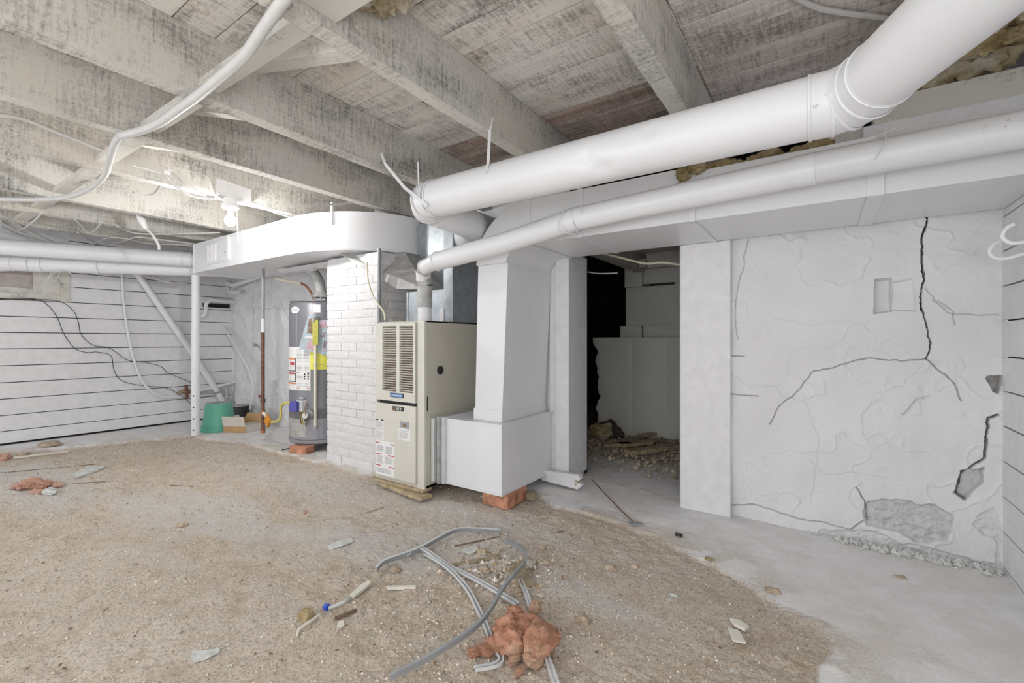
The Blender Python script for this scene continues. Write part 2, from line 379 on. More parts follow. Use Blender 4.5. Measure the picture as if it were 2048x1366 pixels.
# ================================================================== FLOOR
slabR = [(-2.9, 3.4), (-2.35, 2.95), (-2.05, 2.72), (-1.77, 2.86), (-1.60, 2.74), (-1.47, 2.657), (-1.22, 2.667), (-.98, 2.64), (-.72, 2.566), (-.5, 2.42), (-.385, 2.365),
         (-.2, 2.23), (-.07, 2.15), (0, 2.04), (-.03, 1.74), (.05, 1.4), (.0, .9), (.2, -1.6), (1.2, -1.6), (1.2, 3.4)]
slabB = [(-7.3, -2), (-6.75, -2), (-6.62, .83), (-6.42, 1.33), (-6.0, 2.2), (-5.2, 2.36), (-4.5, 2.43), (-3.5, 2.38), (-2.87, 2.42), (-2.85, 3.4), (-7.3, 3.4)]
def floor_z(x, y):
    x = np.asarray(x, float); y = np.asarray(y, float)
    d = np.maximum(sdf(x, y, slabR), sdf(x, y, slabB)) + .13 * (fbm(x * 5, y * 5, 5, 6) - .48)
    sl = sstep(-.008, .012, d); z = -.02 + sl * .02
    z = z + (1 - sl) * (.030 * (fbm(x * 2.5, y * 2.5, 11) - .5) + .016 * (fbm(x * 14, y * 14, 21, 3) - .45) + (.018 * np.maximum(0, fbm(x * 30, y * 30, 41, 3) - .47) + .006 * (vn(x * 70, y * 70, 51) - .5)) * (.4 + 1.2 * sstep(.4, .6, fbm(x * 1.6, y * 1.6, 61))))
    z = z + sl * .004 * (fbm(x * 6, y * 6, 31) - .5)
    # heap of rubble round the trim offcuts
    z = z + (1 - sl) * .018 * np.exp(-((x + 1.2) ** 2 / .10 + (y - 1.75) ** 2 / .08)) * (fbm(x * 22, y * 22, 8, 3) + .3)
    return z, sl, d
def fz(x, y): return float(floor_z(np.array([x]), np.array([y]))[0][0])
nx, ny = 620, 400
xs = np.linspace(-7.12, .80, nx); ys = np.concatenate([np.linspace(-1.6, .2, 30)[:-1], np.linspace(.2, YW + .25, ny - 29)])
gx, gy = np.meshgrid(xs, ys, indexing='ij'); gz, gs, gd = floor_z(gx.ravel(), gy.ravel())
gs = gs * (1 - .75 * np.exp(-np.maximum(gd, 0) / .16) * sstep(.38, .62, fbm(gx.ravel() * 9, gy.ravel() * 9, 88, 5)))
pale = sstep(.50, .68, fbm(gx.ravel() * .9 + 3, gy.ravel() * 2.2, 77)) + .8 * np.exp(-((gx.ravel() + 3.3) ** 2 / 2.2 + (gy.ravel() - 2.0) ** 2 / .06)) + .9 * np.exp(-((gx.ravel() + 1.9) ** 2 / .9 + (gy.ravel() - 2.25) ** 2 / .02))
fl = grid(nx, ny, lambda i, j: np.stack([xs[i], ys[j], gz.reshape(nx, ny)[i, j]], 1))
fl.build('floor', 'floor', None, True, attrs={'slab': gs, 'pale': np.clip(pale, 0, 1), 'dirt': gs * 0}, kind='structure', recalc=False,
         label='bare dirt floor with pale concrete strips along the walls', cat='floor')
nx2, ny2 = 90, 100
xs2 = np.linspace(-3.6, -.3, nx2); ys2 = np.linspace(YW + .20, 7.0, ny2)
gx2, gy2 = np.meshgrid(xs2, ys2, indexing='ij')
d2 = sstep(3.9, 4.4, gy2.ravel() + .5 * (fbm(gx2.ravel() * 4, gy2.ravel() * 4, 3) - .5))
z2 = -.004 + d2 * (.05 * fbm(gx2.ravel() * 6, gy2.ravel() * 6, 9))
grid(nx2, ny2, lambda i, j: np.stack([xs2[i], ys2[j], z2.reshape(nx2, ny2)[i, j]], 1)).build('floor', 'floor', None, True, attrs={'slab': 1 - d2, 'pale': d2 * 0, 'dirt': d2 * .55},
    kind='structure', recalc=False, label='dirty floor of the dark room behind the doorway', cat='floor')
# pebbles: nobody could count them
def pebbles(n, fx, name, label, smin=.0015, smax=.006, parent=None, seed=3, dim=1, mat='peb'):
    rng = np.random.default_rng(seed); P = fx(rng, n); s = smin + (smax - smin) * rng.random(len(P)) ** 4
    zz = floor_z(P[:, 0], P[:, 1])[0] if P[:, 1].max() < YW else np.full(len(P), .02)
    o = np.array([[1, 0, 0], [0, 1, 0], [-1, 0, 0], [0, -1, 0], [0, 0, .8], [0, 0, -.8]], float)
    F = np.array([[0, 1, 4], [1, 2, 4], [2, 3, 4], [3, 0, 4], [1, 0, 5], [2, 1, 5], [3, 2, 5], [0, 3, 5]])
    V = o[None] * (.6 + .8 * rng.random((len(P), 6, 1))); a = rng.random(len(P)) * 6.28; ca, sa = np.cos(a)[:, None], np.sin(a)[:, None]
    vx = V[:, :, 0] * ca - V[:, :, 1] * sa * .7; vy = V[:, :, 0] * sa + V[:, :, 1] * ca * .7
    V = np.stack([vx, vy, V[:, :, 2]], 2) * s[:, None, None] + np.stack([P[:, 0], P[:, 1], zz + s * .25], 1)[:, None]
    m = MB(); m.v = V.reshape(-1, 3).tolist(); m.f = (F[None] + 6 * np.arange(len(P))[:, None, None]).reshape(-1, 3).tolist()
    t = rng.random(len(P)) ** 1.2 * dim
    return m.build(name, mat, parent, kind='stuff', recalc=False, attrs={'tone': np.repeat(t, 6)}, label=label, cat=None if parent is not None else 'pebbles')
def spread(rng, n):
    p = np.stack([rng.uniform(-6.3, .05, n), rng.uniform(.25, 2.6, n)], 1)
    q = np.stack([rng.normal(-1.2, .35, n // 3), rng.normal(1.55, .35, n // 3)], 1); p = np.concatenate([p, q])
    sl = floor_z(p[:, 0], p[:, 1])[1]; k = (sl < .4) & (rng.random(len(p)) < .25 + fbm(p[:, 0] * 2, p[:, 1] * 2, 19)) & (p[:, 1] > .2) & (p[:, 1] < 2.9)
    return p[k]
pebbles(30000, spread, 'gravel', 'loose gravel and grit scattered over the dirt floor', .0015, .0075)
def sp4(rng, n): return np.stack([rng.normal(-1.28, .14, n), rng.normal(1.80, .11, n)], 1)
pebbles(420, sp4, 'rubble', 'coarse rubble and splinters heaped among the metal trim strips', .003, .017, seed=15)
def sp3(rng, n): return np.stack([rng.normal(.36, .16, n).clip(-.4, .69), YW - .03 - np.abs(rng.normal(0, .035, n))], 1)
pebbles(700, sp3, 'plaster_crumbs', 'white plaster crumbs fallen along the foot of the cracked wall', .004, .03, seed=5, mat='chip')
# ================================================================== CEILING planks, joists, struts
ceil = thing('ceiling', 'whitewashed plank ceiling on rough sawn joists', 'ceiling', (-3, 1, ZC), kind='structure')
y = -1.25; i = 0
widths = [.19, .17, .20, .18, .21, .17, .19, .20, .17, .18]
while y < 3.1:
    wd = widths[i % len(widths)]; g = .006
    j0 = random.uniform(-5.5, -1.6); ends = [(-7.1, j0), (j0 + .003, 1.0)]
    for (a, b) in ends:
        dz = random.uniform(0, .004)
        if b > -.5 and y > 1.9:        # nearer to the right wall the planks are bare
            MB().box(max(a, -.53), y, ZC + dz, b, y + wd - g, ZC + .022).build('plank', 'plank_grey', ceil)
            if a < -.56: MB().box(a, y, ZC + dz, -.533, y + wd - g, ZC + .022).build('plank', 'plank_red' if y > 2.3 else 'plank', ceil)
        else: MB().box(a, y, ZC + dz, b, y + wd - g, ZC + .022).build('plank', 'plank_red' if y > 2.3 else 'plank', ceil)
    y += wd; i += 1
MB().box(-7.3, -1.3, ZC + .03, 1.4, 4.3, ZC + .05).build('subfloor_backing', 'dark', ceil)
JX = [(-.625, -.54), (-1.545, -1.47), (-2.44, -2.345), (-3.165, -3.08), (-3.97, -3.885), (-5.06, -4.98), (-5.80, -5.72), (-6.50, -6.42)]
jm = random.Random(4)
for a, b in JX:
    n = 60; m = MB(); ys_ = np.linspace(-1.3, 3.25 if a > -3 else 3.1, n)
    e = lambda s: (fbm(ys_ * 5, ys_ * 0, s, 3) - .47)
    eo, ei = .010 * e(int(a * 91) & 255), .008 * e((int(a * 91) & 255) + 40)
    for q in range(n): m.v += [(a + eo[q], ys_[q], ZJ + ei[q]), (b + ei[q] * .6, ys_[q], ZJ + eo[q] * .6), (b, ys_[q], ZC), (a, ys_[q], ZC)]
    for q in range(n - 1):
        for r in range(4): r2 = (r + 1) % 4; m.f.append((q * 4 + r, q * 4 + r2, q * 4 + 4 + r2, q * 4 + 4 + r))
    m.f += [(3, 2, 1, 0), tuple((n - 1) * 4 + r for r in range(4))]
    m.build('joist', 'joist', ceil)
def strut(x0, z0, x1, z1, yy, wd=.095, th=.045, mat='strut'):
    MB().bar((x0, yy, z0), (x1, yy, z1), wd, th, (0, 0, 1)).build('bridging_strut', mat, ceil, bevel=.003)
# herringbone bridging, one crossed pair in each bay, in line near Y=.93
for k in range(0, len(JX) - 1):
    r, l = JX[k][0], JX[k + 1][1]            # right joist's left face, left joist's right face
    strut(l, ZJ + .055, r, ZJ + .045, .94, .085 if k else .13, .035)
    strut(l, ZC - .05, r, ZJ + .03, 1.12, .085, .045)
# solid blocking right of the third bay with a broken end and insulation behind it
# light block on the fifth joist
MB().obox((-3.862, 1.725, 2.275), (.022, 0, 0), (0, .125, -.012), (0, .0, .062)).build('mounting_block', 'board', ceil, bevel=.002)
# nails driven in the joist face
for px, py, dx in ((388, 352, .06), (418, 338, .05), (342, 352, .04)):
    p = at(px, py, X, -3.885); MB().tube([p, p + Vector((dx, -.02, -.025))], .0022, 6).build('nail', 'cable', ceil)
# ================================================================== BACK WALL (plaster, right) with cracks
def wall_grid(name, x0, x1, z0, z1, yw, step, cracks, patches, amp, label, cells=(), kind='structure', mat='plaster'):
    nx = int((x1 - x0) / step) + 1; nz = int((z1 - z0) / step) + 1
    xs = np.linspace(x0, x1, nx); zs = np.linspace(z0, z1, nz); gx, gz = [q.ravel() for q in np.meshgrid(xs, zs, indexing='ij')]
    d = amp * (fbm(gx * 2.2, gz * 2.2, 4) - .47) * 1.4 + amp * .9 * (fbm(gx * 8, gz * 8, 14, 4) - .45) + amp * .35 * np.abs(fbm(gx * 13, gz * 5, 64, 3) - .45) + .0025 * (fbm(gx * 60, gz * 60, 44, 2) - .45)
    rdg = np.abs(fbm(gx * 3.1, gz * 3.1, 71, 4) - .46); d += amp * .22 * (1 - sstep(0, .02, rdg))
    dirt = np.zeros_like(d)  # darkening mask: dirt plus the shade inside cracks, put into the colour
    wob = .030 * (fbm(gx * 11, gz * 11, 6, 5) - .48) + .010 * (fbm(gx * 50, gz * 50, 16, 2) - .37); wob2 = .030 * (fbm(gx * 11 + 50, gz * 11, 26, 5) - .48)
    for pts, wd, dep, dk in cracks:
        c = segdist(gx + wob, gz + wob2, pts); wd = np.maximum(wd * (.35 + .6 * fbm(gx * 20, gz * 20, 91, 2)), step * .95); k = 1 - sstep(wd * .45, wd, c); d -= k * dep; dirt = np.maximum(dirt, k * dk)
    for pts, dep, rough, dk in patches:
        s_ = sdf(gx, gz, pts) + (.06 if rough else .008) * (fbm(gx * 12, gz * 12, 23) - .47); k = sstep(-.003, .006, s_)
        d -= k * (dep + rough * (fbm(gx * 45, gz * 45, 33, 3) - .2)); rim = (1 - sstep(0, .008, np.abs(s_))) * .5
        dirt = np.maximum(dirt, k * dk * (.3 + fbm(gx * 40, gz * 40, 55, 3))); dirt = np.maximum(dirt, rim * dk * 1.2)
    d = np.maximum(d, -.075)
    m = grid(nx, nz, lambda i, j: np.stack([xs[i], yw - d.reshape(nx, nz)[i, j], zs[j]], 1))
    return m.build(name, mat, None, True, kind=kind, label=label, cat='wall', attrs={'dirt': np.clip(dirt, 0, 1)}, recalc=False)
def wz(l, yw=YW): return [(p.x, p.z) for p in ats(l, Y, yw)]
cracks = [
    (wz([(1855, 430), (1856, 450), (1845, 480), (1848, 505), (1842, 530), (1846, 555), (1841, 590), (1843, 620)]), 0.0075, 0.0500, 1.00),
    (wz([(1843, 620), (1850, 640), (1853, 665), (1860, 700), (1852, 715)]), 0.0040, 0.0300, 0.80),
    (wz([(1852, 715), (1800, 722), (1745, 715), (1710, 722), (1665, 735), (1625, 742), (1605, 765), (1580, 795), (1558, 812), (1540, 850)]), 0.0035, 0.0100, 0.41),
    (wz([(1852, 715), (1880, 740), (1912, 765), (1925, 800)]), 0.0040, 0.0100, 0.44),
    (wz([(1865, 600), (1895, 625), (1998, 630)]), 0.0030, 0.0060, 0.28), (wz([(1850, 575), (1870, 600), (1905, 620), (1905, 650)]), 0.0030, 0.0060, 0.22),
    (wz([(1460, 712), (1490, 712)]), 0.0040, 0.0100, 0.44), (wz([(1460, 788), (1515, 790)]), 0.0040, 0.0100, 0.39),
    (wz([(1498, 480), (1488, 530), (1470, 600), (1475, 680)]), 0.0040, 0.0075, 0.22),
    (wz([(1995, 830), (1975, 835), (1968, 880), (1968, 915), (1940, 940), (1925, 950), (1915, 985), (1930, 1000)]), 0.0100, 0.0350, 0.80),
    (wz([(1460, 1010), (1510, 1010), (1560, 1022), (1600, 1035), (1650, 1045), (1700, 1060), (1735, 1040), (1728, 1000), (1712, 975)]), 0.0060, 0.0125, 0.30),
    (wz([(1730, 880), (1728, 830), (1745, 805), (1765, 800)]), 0.0080, 0.0045, 0.05), (wz([(1808, 830), (1835, 800), (1860, 795)]), 0.0100, 0.0090, 0.09),
    (wz([(1505, 620), (1560, 640), (1620, 650), (1700, 640)]), 0.0060, 0.0030, 0.02), (wz([(1620, 920), (1650, 950), (1700, 945), (1800, 960)]), 0.0060, 0.0036, 0.03),
    (wz([(1606, 790), (1640, 880), (1625, 1000)]), 0.0040, 0.0030, 0.05), (wz([(1765, 870), (1790, 900), (1850, 905)]), 0.0040, 0.0030, 0.04),
]
patches = [
    (wz([(1750, 558), (1783, 556), (1783, 622), (1748, 628)]), .055, .0, 0.0),
    (wz([(1783, 566), (1826, 556), (1832, 622), (1783, 620)]), .020, .0, .0),
    (wz([(1925, 945), (1965, 938), (1972, 965), (1935, 1000), (1912, 985)]), .03, .02, .45),
    (wz([(1735, 1010), (1765, 1000), (1870, 1010), (1905, 1035), (1895, 1085), (1830, 1080), (1765, 1055), (1730, 1050)]), .012, .030, .45),
    (wz([(1640, 1062), (1740, 1058), (1800, 1085), (1995, 1130), (1995, 1080), (1940, 1050), (1990, 1010), (2002, 1140), (1640, 1090)]), .004, .022, .15),
    (wz([(1982, 758), (2001, 755), (2001, 795), (1985, 785)]), .05, .02, .8),
]
wall_grid('wall_back', -.50, .715, -.02, 1.895, YW, .0032, cracks, patches, .022, 'rough white plaster wall with cracks and a missing patch beside the doorway')
# crumbled plaster at its foot: joined into the wall's base
cracksL = [(wz([(505, 585), (506, 640), (503, 690)]), .02, .03, .8), (wz([(503, 690), (515, 692), (525, 705), (520, 740)]), .03, .04, .8),
           (wz([(545, 770), (540, 800), (548, 850)]), .02, .02, .4), (wz([(475, 610), (490, 660), (485, 720), (495, 770)]), .012, .015, .35),  # first entry darkens the wall where the gas pipe's shadow falls
           (wz([(560, 600), (575, 640)]), .008, .012, .3), (wz([(490, 615), (560, 617), (640, 620)]), .010, .012, .2), (wz([(530, 700), (535, 780), (530, 830)]), .03, .02, .2)]
wall_grid('wall_back', XL, -3.7, -.02, ZC, YW, .016, cracksL, [(wz([(540, 770), (556, 760), (552, 880), (536, 880)]), .01, .03, .3)], .05, 'whitewashed stone wall behind the water heater', mat='plaster')  # patch puts the gas pipe's shadow into the wall colour
wall_grid('wall_back', -3.72, -1.60, -.02, ZC, YW, .03, [], [], .02, 'whitewashed wall hidden behind the furnace and its ducts')
MB().box(-.50, YW + .10, 0, .75, YW + .38, 1.89).build('wall_back', 'stone', kind='structure', label='rear core of the plaster wall, seen from the dark room', cat='wall')
MB().box(-1.80, YW + .08, 0, -1.602, YW + .25, 1.76).build('wall_back', 'stone', kind='structure', label='stone end of the wall at the left side of the doorway', cat='wall')
# ================================================================== RIGHT board wall
wr = thing('wall_right', 'white horizontal board wall at the right edge', 'wall', (XR, 1, 0), kind='structure')
zl = [-.10, .014, .184, .353, .522, .690, .857, 1.02, 1.192, 1.355, 1.522, 1.686, 1.86, 2.03, 2.2, 2.36, 2.5]
for a, b in zip(zl[:-1], zl[1:]):
    MB().box(XR + random.uniform(0, .003), -1.3, a + .0035, XR + .03, YW + .02, b - .0035).build('board', 'board', wr, bevel=.0015)
MB().box(XR + .03, -1.3, -.1, XR + .05, YW + .05, 2.5).build('backing', 'dark', wr)
# ================================================================== LEFT board wall with window
wl = thing('wall_left', 'white horizontal shiplap board wall at the far left', 'wall', (XL, 1, 0), kind='structure')
zl = [.02, .147, .313, .484, .655, .831, 1.007, 1.178, 1.349, 1.526, 1.70, 1.862, 2.03, 2.22, 2.37, 2.51]
for a, b in zip(zl[:-1], zl[1:]):
    y0 = -1.3 if b < 1.53 else 1.40
    MB().box(XL - .03, y0, a + .004, XL - random.uniform(0, .003), YW + .02, b - .004).build('board', 'board', wl, bevel=.0015)
MB().box(XL - .06, -1.3, 0, XL - .031, YW + .02, 1.53).build('backing', 'dark', wl)
MB().box(XL - .06, 1.33, 1.53, XL - .031, YW + .02, 2.3).build('backing', 'dark', wl)
MB().box(XL - .06, -1.3, 2.15, XL - .02, 1.4, 2.5).build('header_board', 'board', wl)
MB().box(XL - .02, 1.33, 1.525, XL + .012, 1.405, 2.2).build('corner_post', 'strut', wl)
win = thing('window_1', 'small basement window with a painted over pane in the left wall', 'window', (XL, .9, 1.53), kind='structure')
MB().box(XL - .05, -.2, 1.528, XL + .01, 1.3305, 1.60).build('sill', 'strut', win, bevel=.004)
MB().box(XL - .05, 1.19, 1.60, XL + .004, 1.3305, 2.15).build('frame_stile', 'strut', win, bevel=.003)
MB().box(XL - .045, -.2, 1.60, XL - .01, 1.19, 1.655).build('sash_rail', 'strut', win)
MB().box(XL - .045, 1.12, 1.655, XL - .01, 1.19, 2.1).build('sash_stile', 'strut', win)
MB().box(XL - .04, -.2, 1.655, XL - .034, 1.12, 2.1).build('pane', 'glassd', win)
# ================================================================== DOORWAY trims and dark room
j = thing('trim_1', 'wide white painted board forming the right jamb of the doorway', 'trim', (-.61, 3.08, 0), kind='structure')
MB().box(-.765, 3.075, .0, -.47, 3.11, 1.72).build('jamb_board', 'board', j, bevel=.003)
MB().box(-.775, 3.09, .0, -.75, 3.40, 1.72).build('jamb_return', 'board', j)
j = thing('trim_2', 'white painted boards forming the left jamb behind the duct riser', 'trim', (-1.5, 3.0, 0), kind='structure')
MB().box(-1.69, 3.06, .06, -1.58, 3.10, 1.76).build('jamb_board', 'board', j, bevel=.003)
MB().box(-1.76, 3.09, .05, -1.69, 3.12, 1.76).build('wall_strip', 'board', j, bevel=.003)
MB().box(-1.60, 3.065, .05, -1.578, 3.38, 1.76).build('jamb_return', 'board', j)
# dark room
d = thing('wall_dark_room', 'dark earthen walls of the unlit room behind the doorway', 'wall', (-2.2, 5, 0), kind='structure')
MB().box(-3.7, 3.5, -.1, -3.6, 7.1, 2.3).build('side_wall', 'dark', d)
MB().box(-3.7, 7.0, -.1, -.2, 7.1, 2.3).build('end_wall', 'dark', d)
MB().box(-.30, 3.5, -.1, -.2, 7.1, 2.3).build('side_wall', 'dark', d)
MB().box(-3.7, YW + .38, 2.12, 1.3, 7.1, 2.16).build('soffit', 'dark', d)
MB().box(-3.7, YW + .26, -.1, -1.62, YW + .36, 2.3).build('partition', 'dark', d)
MB().box(-.6, YW + .9, 1.95, 1.3, YW + .95, 2.6).build('void_back', 'dark', d)  # near-black panels carry the cavity's darkness in their colour
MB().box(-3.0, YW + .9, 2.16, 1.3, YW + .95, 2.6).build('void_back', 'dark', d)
# stone walls in it
st = thing('wall_inner', 'whitewashed block wall with a ledge in the room behind the doorway', 'wall', (-1.6, 5.0, 0), kind='structure')
def stoneblock(x0, x1, z0, z1, yf, yb, seed, name='stone', rag=None):
    nxx, nzz = max(4, int((x1 - x0) / .03)), max(4, int((z1 - z0) / .03)); xs = np.linspace(x0, x1, nxx); zs = np.linspace(z0, z1, nzz)
    gx, gz = [q.ravel() for q in np.meshgrid(xs, zs, indexing='ij')]
    ed = np.minimum(np.minimum(gx - x0, x1 - gx), np.minimum(gz - z0, z1 - gz))
    dd = .02 * (fbm(gx * 6, gz * 6, seed) - .5) - .014 * (1 - sstep(0, .03, ed)) + .008 * fbm(gx * 25, gz * 25, seed + 5, 2)
    xx = gx.copy()
    if rag is not None: xx = gx + (1 - sstep(0, .35, gx - x0)) * rag * (fbm(gz * 9, gz * 3 + seed, 3, 4) - .1) * (1 - sstep(z1 - .2, z1 - .05, gz))
    m = grid(nxx, nzz, lambda i, jj: np.stack([xx.reshape(nxx, nzz)[i, jj], yf - dd.reshape(nxx, nzz)[i, jj], zs[jj]], 1))
    m.box(x0 + .02 + (.12 if rag is not None else 0), yf + .03, z0 + .01, x1 - .01, yb, z1 - .01)
    return m.build(name, 'stone', st, True, attrs={'dirt': [0] * len(m.v)})
stoneblock(-2.26, -1.78, .0, 1.13, 5.0, 5.4, 1, rag=.16)
stoneblock(-1.79, -1.40, -.0, 1.13, 5.0, 5.4, 2)
stoneblock(-1.41, -.80, -.0, 1.13, 5.0, 5.4, 3)
stoneblock(-1.98, -1.72, 1.13, 1.26, 5.15, 5.5, 4)
stoneblock(-1.71, -.80, 1.13, 1.26, 5.17, 5.5, 5)
stoneblock(-1.93, -1.35, 1.26, 1.72, 5.2, 5.5, 6)
stoneblock(-1.36, -.80, 1.26, 1.75, 5.2, 5.5, 7)
stoneblock(-1.93, -1.72, 1.72, 2.0, 5.16, 5.5, 8)
stoneblock(-1.72, -.80, 1.75, 2.05, 5.21, 5.5, 9)
bc = thing('ceiling', 'low whitewashed ceiling of the dark room with one beam', 'ceiling', (-1.5, 4.2, 1.9), kind='structure')
MB().box(-1.78, 3.45, 1.88, -1.68, 5.15, 2.06).build('beam', 'joist', bc)
MB().box(-1.55, 3.45, 2.06, -.30, 5.3, 2.09).build('board', 'strut', bc)
MB().box(-1.9, 3.45, 2.07, -1.55, 5.3, 2.10).build('board', 'strut', bc)
MB().box(-1.62, 5.0, 1.90, -.5, 5.08, 2.06).build('header', 'strut', bc)
MB().box(-1.67, 4.92, 1.90, -1.60, 5.1, 1.99).build('bearing_block', 'strut', bc, bevel=.004)
# ================================================================== BRICK PIER
PX0, PX1, PY = -3.765, -3.02, 2.48
pr = thing('pillar', 'white painted brick pier between the water heater and the furnace', 'pillar', (-3.4, 2.8, 0), kind='structure')
MB().box(PX0 + .012, PY + .005, -.02, PX1 - .005, YW, 1.835).build('mortar_core', 'mortar', pr)
def brick_mesh(L, H, D, seed):
    bm = bmesh.new(); bmesh.ops.create_cube(bm, size=1); bmesh.ops.bevel(bm, geom=bm.edges[:], offset=.06, segments=1, affect='EDGES')
    r = random.Random(seed); me = bpy.data.meshes.new('brick')
    for v in bm.verts: v.co = Vector((v.co.x * L + r.uniform(-.003, .003), v.co.y * D + r.uniform(-.0015, .0015), v.co.z * H + r.uniform(-.002, .002)))
    bm.to_mesh(me); bm.free(); me.polygons.foreach_set('use_smooth', [True] * len(me.polygons)); me.set_sharp_from_angle(angle=math.radians(30))
    me.materials.append(M['brickp']); return me
rr = random.Random(2)
BL, BH = .215, .072
fm = [brick_mesh(BL, BH - .004, .03, s) for s in range(4)]; hm = [brick_mesh(.10, BH - .008, .03, s) for s in range(3)]
sm = [brick_mesh(.03, BH - .008, BL, s + 9) for s in range(3)]
def putbrick(me, c, par):
    o = bpy.data.objects.new('brick', me); COL.objects.link(o); place(o, c, par)
for row in range(25):
    z = .03 + row * BH; off = (row % 2) * .11; x = PX0 - off + .003
    while x < PX1 - .02:
        a, b = max(x, PX0), min(x + BL, PX1); wd = b - a
        if wd > .05:
            me = rr.choice(fm) if wd > .17 else rr.choice(hm); o = bpy.data.objects.new('brick', me); COL.objects.link(o)
            place(o, ((a + b) / 2, PY + .015 + rr.uniform(-.003, .001), z), pr)
            o.scale = ((wd - .005) / (BL if wd > .17 else .10), 1, 1)
        x += BL
    for k in range(3):
        yy = PY + .115 + off * .9 + k * (BL + .009)
        if yy + .1 < YW + .05: putbrick(rr.choice(sm), (PX1 - .012 + rr.uniform(-.002, .002), yy, z), pr)
        if yy + .1 < YW + .05: putbrick(rr.choice(sm), (PX0 + .012 + rr.uniform(-.002, .002), yy, z), pr)
# ================================================================== CEILING LIGHT
LX, LY = -3.84, 1.69
t = thing('ceiling_light', 'lit bare bulb in a white porcelain lampholder under the joist block', 'light', (LX, LY, 2.0))
MB().lathe((LX, LY, 2.13), [(.052, 0), (.060, .006), (.058, .030), (.050, .036), (.046, .080), (.040, .084)], 28).build('lampholder', 'paint', t, True)
MB().lathe((LX, LY, 2.085), [(.018, 0), (.020, .01), (.018, .016), (.021, .022), (.018, .03), (.022, .045)], 16).build('socket', 'cream', t, True)
MB().lathe((LX, LY, 2.0), [(.004, -.004), (.020, 0), (.033, .012), (.040, .032), (.036, .056), (.022, .078), (.017, .088)], 24).build('bulb', 'bulb', t, True)
MB().tube([(LX + .045, LY + .03, 2.135), (LX + .05, LY + .032, 1.86)], .002, 6).build('pull_cord', 'cable', t)
# ================================================================== LEFT SUPPLY DUCT
D = thing('supply_duct', 'white rectangular sheet metal duct with a rounded elbow over the water heater', 'duct', (-4.4, 2.5, 1.855))
MB().box(-5.86, 2.2, 1.858, -3.864, 2.76, 2.185).build('trunk', 'duct', D, bevel=.002)
MB().box(-5.878, 2.193, 1.85, -5.858, 2.765, 2.193).build('end_flange', 'duct', D, bevel=.002)
MB().box(-3.872, 2.192, 1.85, -3.852, 2.2, 2.193).build('seam_cleat', 'duct', D, bevel=.001)
arc = [(-3.86 + .87 * math.sin(a), 2.2 + .72 * (1 - math.cos(a))) for a in np.linspace(0, math.pi / 2, 22)]
MB().prism([(-3.86, 2.2)] + arc[1:] + [(-3.45, 2.92), (-3.45, 2.80), (-3.86, 2.76)], Z, 1.858, 2.185).build('elbow', 'duct', D, True)
MB().strip([(x + .002, y - .002, 1.872) for x, y in arc], .006, .012).build('elbow_rim', 'duct', D)
MB().box(-3.0, 2.90, 1.852, -2.975, 3.10, 2.19).build('outlet_flange', 'galv', D)
MB().box(-5.545, 2.190, 1.912, -4.985, 2.2, 2.15).build('register_frame', 'duct', D, bevel=.003)
g = MB().box(-5.50, 2.186, 1.935, -5.27, 2.191, 2.125).build('register_grille', 'white', D)
for k in range(7): MB().box(-5.49 + k * .03, 2.180, 1.94, -5.48 + k * .03, 2.187, 2.12).build('louver', 'paint', g)
MB().box(-5.24, 2.187, 1.93, -5.02, 2.192, 2.13).build('register_plate', 'paint', D)
MB().tube([(-5.07, 2.19, 2.0), (-5.07, 2.178, 2.0)], .008, 10).build('knob', 'grey', D)
MB().box(-5.02, 2.176, 1.93, -4.995, 2.19, 2.16).build('register_rail', 'white', D)
MB().box(-3.43, 2.292, 2.07, -3.405, 2.305, 2.26).build('hanger_strap', 'duct', D)
m = MB(); k = [(-3.5, 2.42, 1.862), (-2.99, 2.72, 1.862), (-2.99, 3.05, 1.862), (-3.5, 3.05, 1.862), (-2.88, 2.53, 1.52), (-2.6, 2.6, 1.50), (-2.6, 3.05, 1.50), (-2.88, 3.05, 1.52)]
m.v = k; m.f = [(0, 1, 2, 3), (4, 5, 6, 7), (0, 1, 5, 4), (1, 2, 6, 5), (2, 3, 7, 6), (3, 0, 4, 7)]; m.build('transition', 'galvdull', D)
# crumpled foil and a dryer-like flex under the duct
m = grid(34, 14, lambda i, j: np.stack([-4.72 + i * .034, 2.52 + j * .018 + .02 * fbm(i * .3, j * .3, 4), 1.852 - .055 * fbm(i * .35 + 3, j * .4, 17, 4) * np.sin(np.clip(j / 13 * 3.14, 0, 3.14)) - .015], 1))
m.build('crumpled_wrap', 'duct', D, True, recalc=False)
# plenum on the furnace
P_ = thing('plenum', 'bare galvanised plenum standing on top of the furnace', 'plenum', (-2.55, 2.8, 1.24))
MB().box(-2.80, 2.575, 1.238, -2.39, 3.08, 1.49).build('lower_box', 'galv', P_, bevel=.002)
MB().box(-2.391, 2.566, 1.238, -2.30, 3.09, 2.14).build('side_column', 'galv', P_, bevel=.002)
MB().box(-2.97, 2.86, 1.495, -2.395, 3.10, 2.13).build('upper_box', 'galv', P_, bevel=.002)
MB().box(-2.805, 2.57, 1.238, -2.79, 2.578, 1.49).build('corner_bead', 'galv', P_)
MB().box(-2.42, 2.555, 1.24, -2.385, 2.566, 1.34).build('bracket', 'paint', P_)
